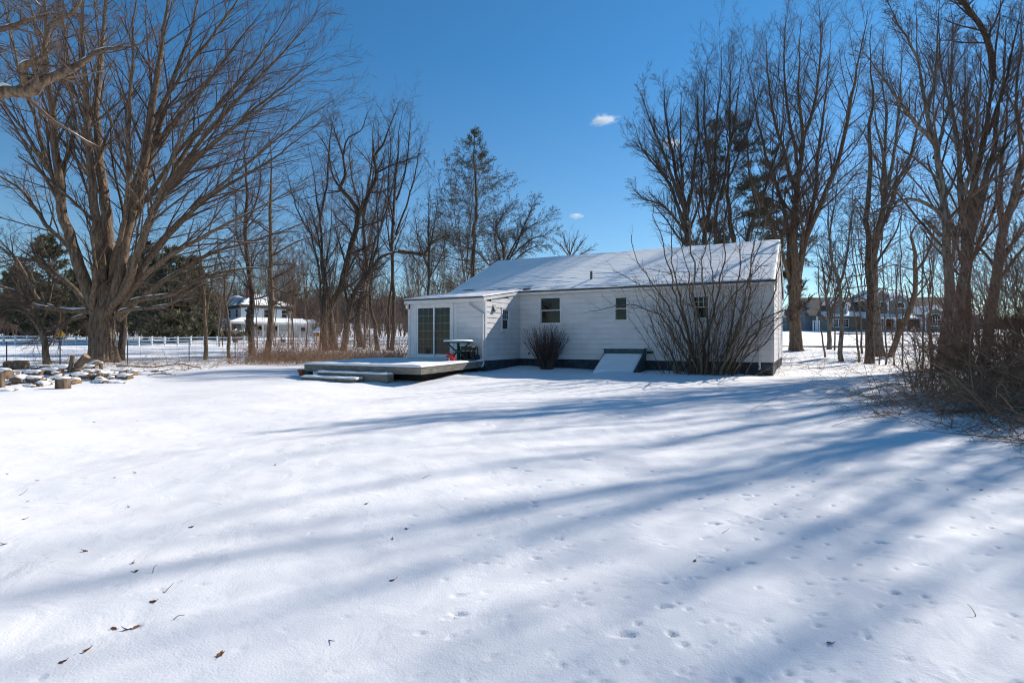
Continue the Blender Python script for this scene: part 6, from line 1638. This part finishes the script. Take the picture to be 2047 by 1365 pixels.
# ------------------------------------------------------------------ dead leaves and twigs lying on the snow
LEAF_PX = [(227.5, 1257.5), (255, 1258.5), (272.5, 1254), (172.5, 1301.5), (125, 1324), (440, 1309), (306, 1203.5), (170, 1102), (265, 1126), (272, 1142.5), (257.5, 1013.5), (75, 961), (50, 1037.5), (230, 955), (270, 945), (187.5, 844), (550, 930),
           (732, 1007.5), (785, 1160), (812, 1057), (382, 1054), (15, 947.5), (785, 1077), (275, 841), (8, 1088), (1388, 1122), (1961, 979), (1894, 979), (1659, 1286)]
LLAB = {0: 'long curled brown leaf, first of the close trio', 1: 'crumpled leaf in the middle of the close trio', 2: 'upright pointed leaf ending the close trio', 3: 'folded brown leaf just below the close trio', 4: 'dark thin leaf in the corner below the folded one', 5: 'reddish brown star shaped leaf on lightly shaded snow', 6: 'long leaf lying beside a thin dark twig', 7: 'two toned curled leaf on the bright snow', 18: 'rust coloured leaf in the middle of a shadow stripe', 27: 'small upright leaf near the bramble thicket', 25: 'small brown leaf alone in the middle of the footprints', 28: 'pale tan leaf among the footprints near the bottom edge'}
rgl = np.random.default_rng(600)
for k, (px, py) in enumerate(LEAF_PX):
    p = hit(px, py); n = 14
    a = np.linspace(0, 2 * math.pi, n, endpoint=False)
    lob = 1 + .28 * np.cos(5 * a) * rgl.uniform(.5, 1.2); s = rgl.uniform(.007, .012) * (1.3 if k < 8 else 1)
    x = s * 1.6 * np.cos(a) * lob; y = s * .8 * np.sin(a) * lob
    cv = rgl.uniform(10, 26)
    z = cv * (y ** 2) + rgl.uniform(2, 9) * x ** 2 + rgl.normal(0, .0015, n)
    V = [(xx, yy, zz + .004) for xx, yy, zz in zip(x, y, z)] + [(xx * .5, yy * .5, cv * .25 * yy * yy + .003) for xx, yy in zip(x, y)] + [(0, 0, .003)]
    mb = MB(); mb.add(V, [(i, (i + 1) % n, n + (i + 1) % n, n + i) for i in range(n)] + [(n + i, n + (i + 1) % n, 2 * n) for i in range(n)])
    mb.bar((s * 1.5, 0, .006), (s * 2.6, s * .2, .014), .0012, 4)
    o = mb.build('fallen_leaf', M['leaf'], None, smooth=True, loc=p); o.rotation_euler = (rgl.uniform(-.5, .6), rgl.uniform(-.35, .35), rgl.uniform(0, 6.28))
    md = o.modifiers.new('thick', 'SOLIDIFY'); md.thickness = .0012
    tag(o, LLAB.get(k, 'small curled brown leaf lying on the snow'), 'leaf', 'dead leaves scattered on the snow')
TW = [(845, 956, .10, .3), (328, 1185, .06, 1.1), (347, 1238, .05, .2), (657, 1280, .05, -.6), (1443, 1066, .07, .5), (38, 990, .08, 1.0), (52, 1003, .05, 1.4), (305, 1145, .05, 1.5), (355, 1165, .04, 1.2), (1950, 1232, .06, 1.0)]
TLAB = ['hooked dark twig on snow beside the shade', 'thin twig leaning from the long leaf', 'short black twig near the close trio of leaves', 'dark bent twig on the shaded snow', 'pale curved twig among the footprints', 'thin straight twig on the bright snow', 'tiny twig beside the thin straight one', 'fine upright stalk poking from the bright snow', 'fine short stalk near the first shadow', 'frosted weed tip poking up among the footprints']
for k, (px, py, L, az) in enumerate(TW):
    p = hit(px, py); P_, R_ = canes(np.zeros((1, 3)), np.array([[math.cos(az), math.sin(az), .45]]), np.array([L]), 9, np.random.default_rng(700 + k), trop=-.05, wob=.2, r0=.0022, r1=.0009)
    o = mesh_np('fallen_twig', *tubes(P_, R_, 5), M['straw' if k in (4, 9) else 'twigdark'], None, loc=p); tag(o, TLAB[k], 'twig', 'twigs on the snow')

# ------------------------------------------------------------------ three small clouds
def cloud_mat(name, seed, dens, dim):
    m = bpy.data.materials.new(name); m.use_nodes = True; nt = m.node_tree; nt.nodes.clear()
    out = nt.nodes.new('ShaderNodeOutputMaterial'); v = nt.nodes.new('ShaderNodeVolumePrincipled'); v.inputs['Color'].default_value = (1, 1, 1, 1); v.inputs['Anisotropy'].default_value = .3
    tc = nt.nodes.new('ShaderNodeTexCoord'); ln = nt.nodes.new('ShaderNodeVectorMath'); ln.operation = 'LENGTH'
    mp = nt.nodes.new('ShaderNodeMapping'); mp.inputs['Scale'].default_value = (1.0 / dim[0], 1.0 / dim[1], 1.0 / dim[2])
    n = nt.nodes.new('ShaderNodeTexNoise'); n.inputs['Scale'].default_value = 2.1; n.inputs['Detail'].default_value = 6; n.noise_dimensions = '4D'; n.inputs['W'].default_value = seed
    a = nt.nodes.new('ShaderNodeMath'); a.operation = 'SUBTRACT'; b = nt.nodes.new('ShaderNodeMath'); b.operation = 'MULTIPLY'; b.inputs[1].default_value = dens; c = nt.nodes.new('ShaderNodeMath'); c.operation = 'MAXIMUM'; c.inputs[1].default_value = 0
    s = nt.nodes.new('ShaderNodeMath'); s.operation = 'MULTIPLY'; s.inputs[1].default_value = .62
    nt.links.new(tc.outputs['Object'], mp.inputs[0]); nt.links.new(mp.outputs[0], ln.inputs[0]); nt.links.new(mp.outputs[0], n.inputs['Vector'])
    nt.links.new(ln.outputs['Value'], s.inputs[0]); nt.links.new(n.outputs['Fac'], a.inputs[0]); nt.links.new(s.outputs[0], a.inputs[1]); nt.links.new(a.outputs[0], c.inputs[0]); nt.links.new(c.outputs[0], b.inputs[0]); nt.links.new(b.outputs[0], v.inputs['Density']); nt.links.new(v.outputs[0], out.inputs['Volume'])
    return m
for k, (px, py, w, h, lab) in enumerate(((1207, 240, 36, 13, 'brightest small white cloud in the open sky'), (1342, 287, 30, 13, 'faint white cloud seen through bare branches'), (1152, 432, 18, 8, 'tiny wisp of cloud low over the roof'))):
    Yc = 1500.0; p = at(px, py, Yc); dim = (w / F * Yc, w / F * Yc * .6, h / F * Yc)
    me = bpy.data.meshes.new('cloud'); import bmesh
    bm_ = bmesh.new(); bmesh.ops.create_icosphere(bm_, subdivisions=3, radius=1.0)
    for v_ in bm_.verts: v_.co = Vector((v_.co.x * dim[0], v_.co.y * dim[1], v_.co.z * dim[2]))
    bm_.to_mesh(me); bm_.free(); me.materials.append(cloud_mat('cloud', 3.1 + k * 2.7, .16, dim)); o = bpy.data.objects.new('cloud', me); o.location = p; link(o)
    o.rotation_euler = (0, -.15 if k == 0 else 0, 0)
    tag(o, lab, 'cloud', 'small clouds')
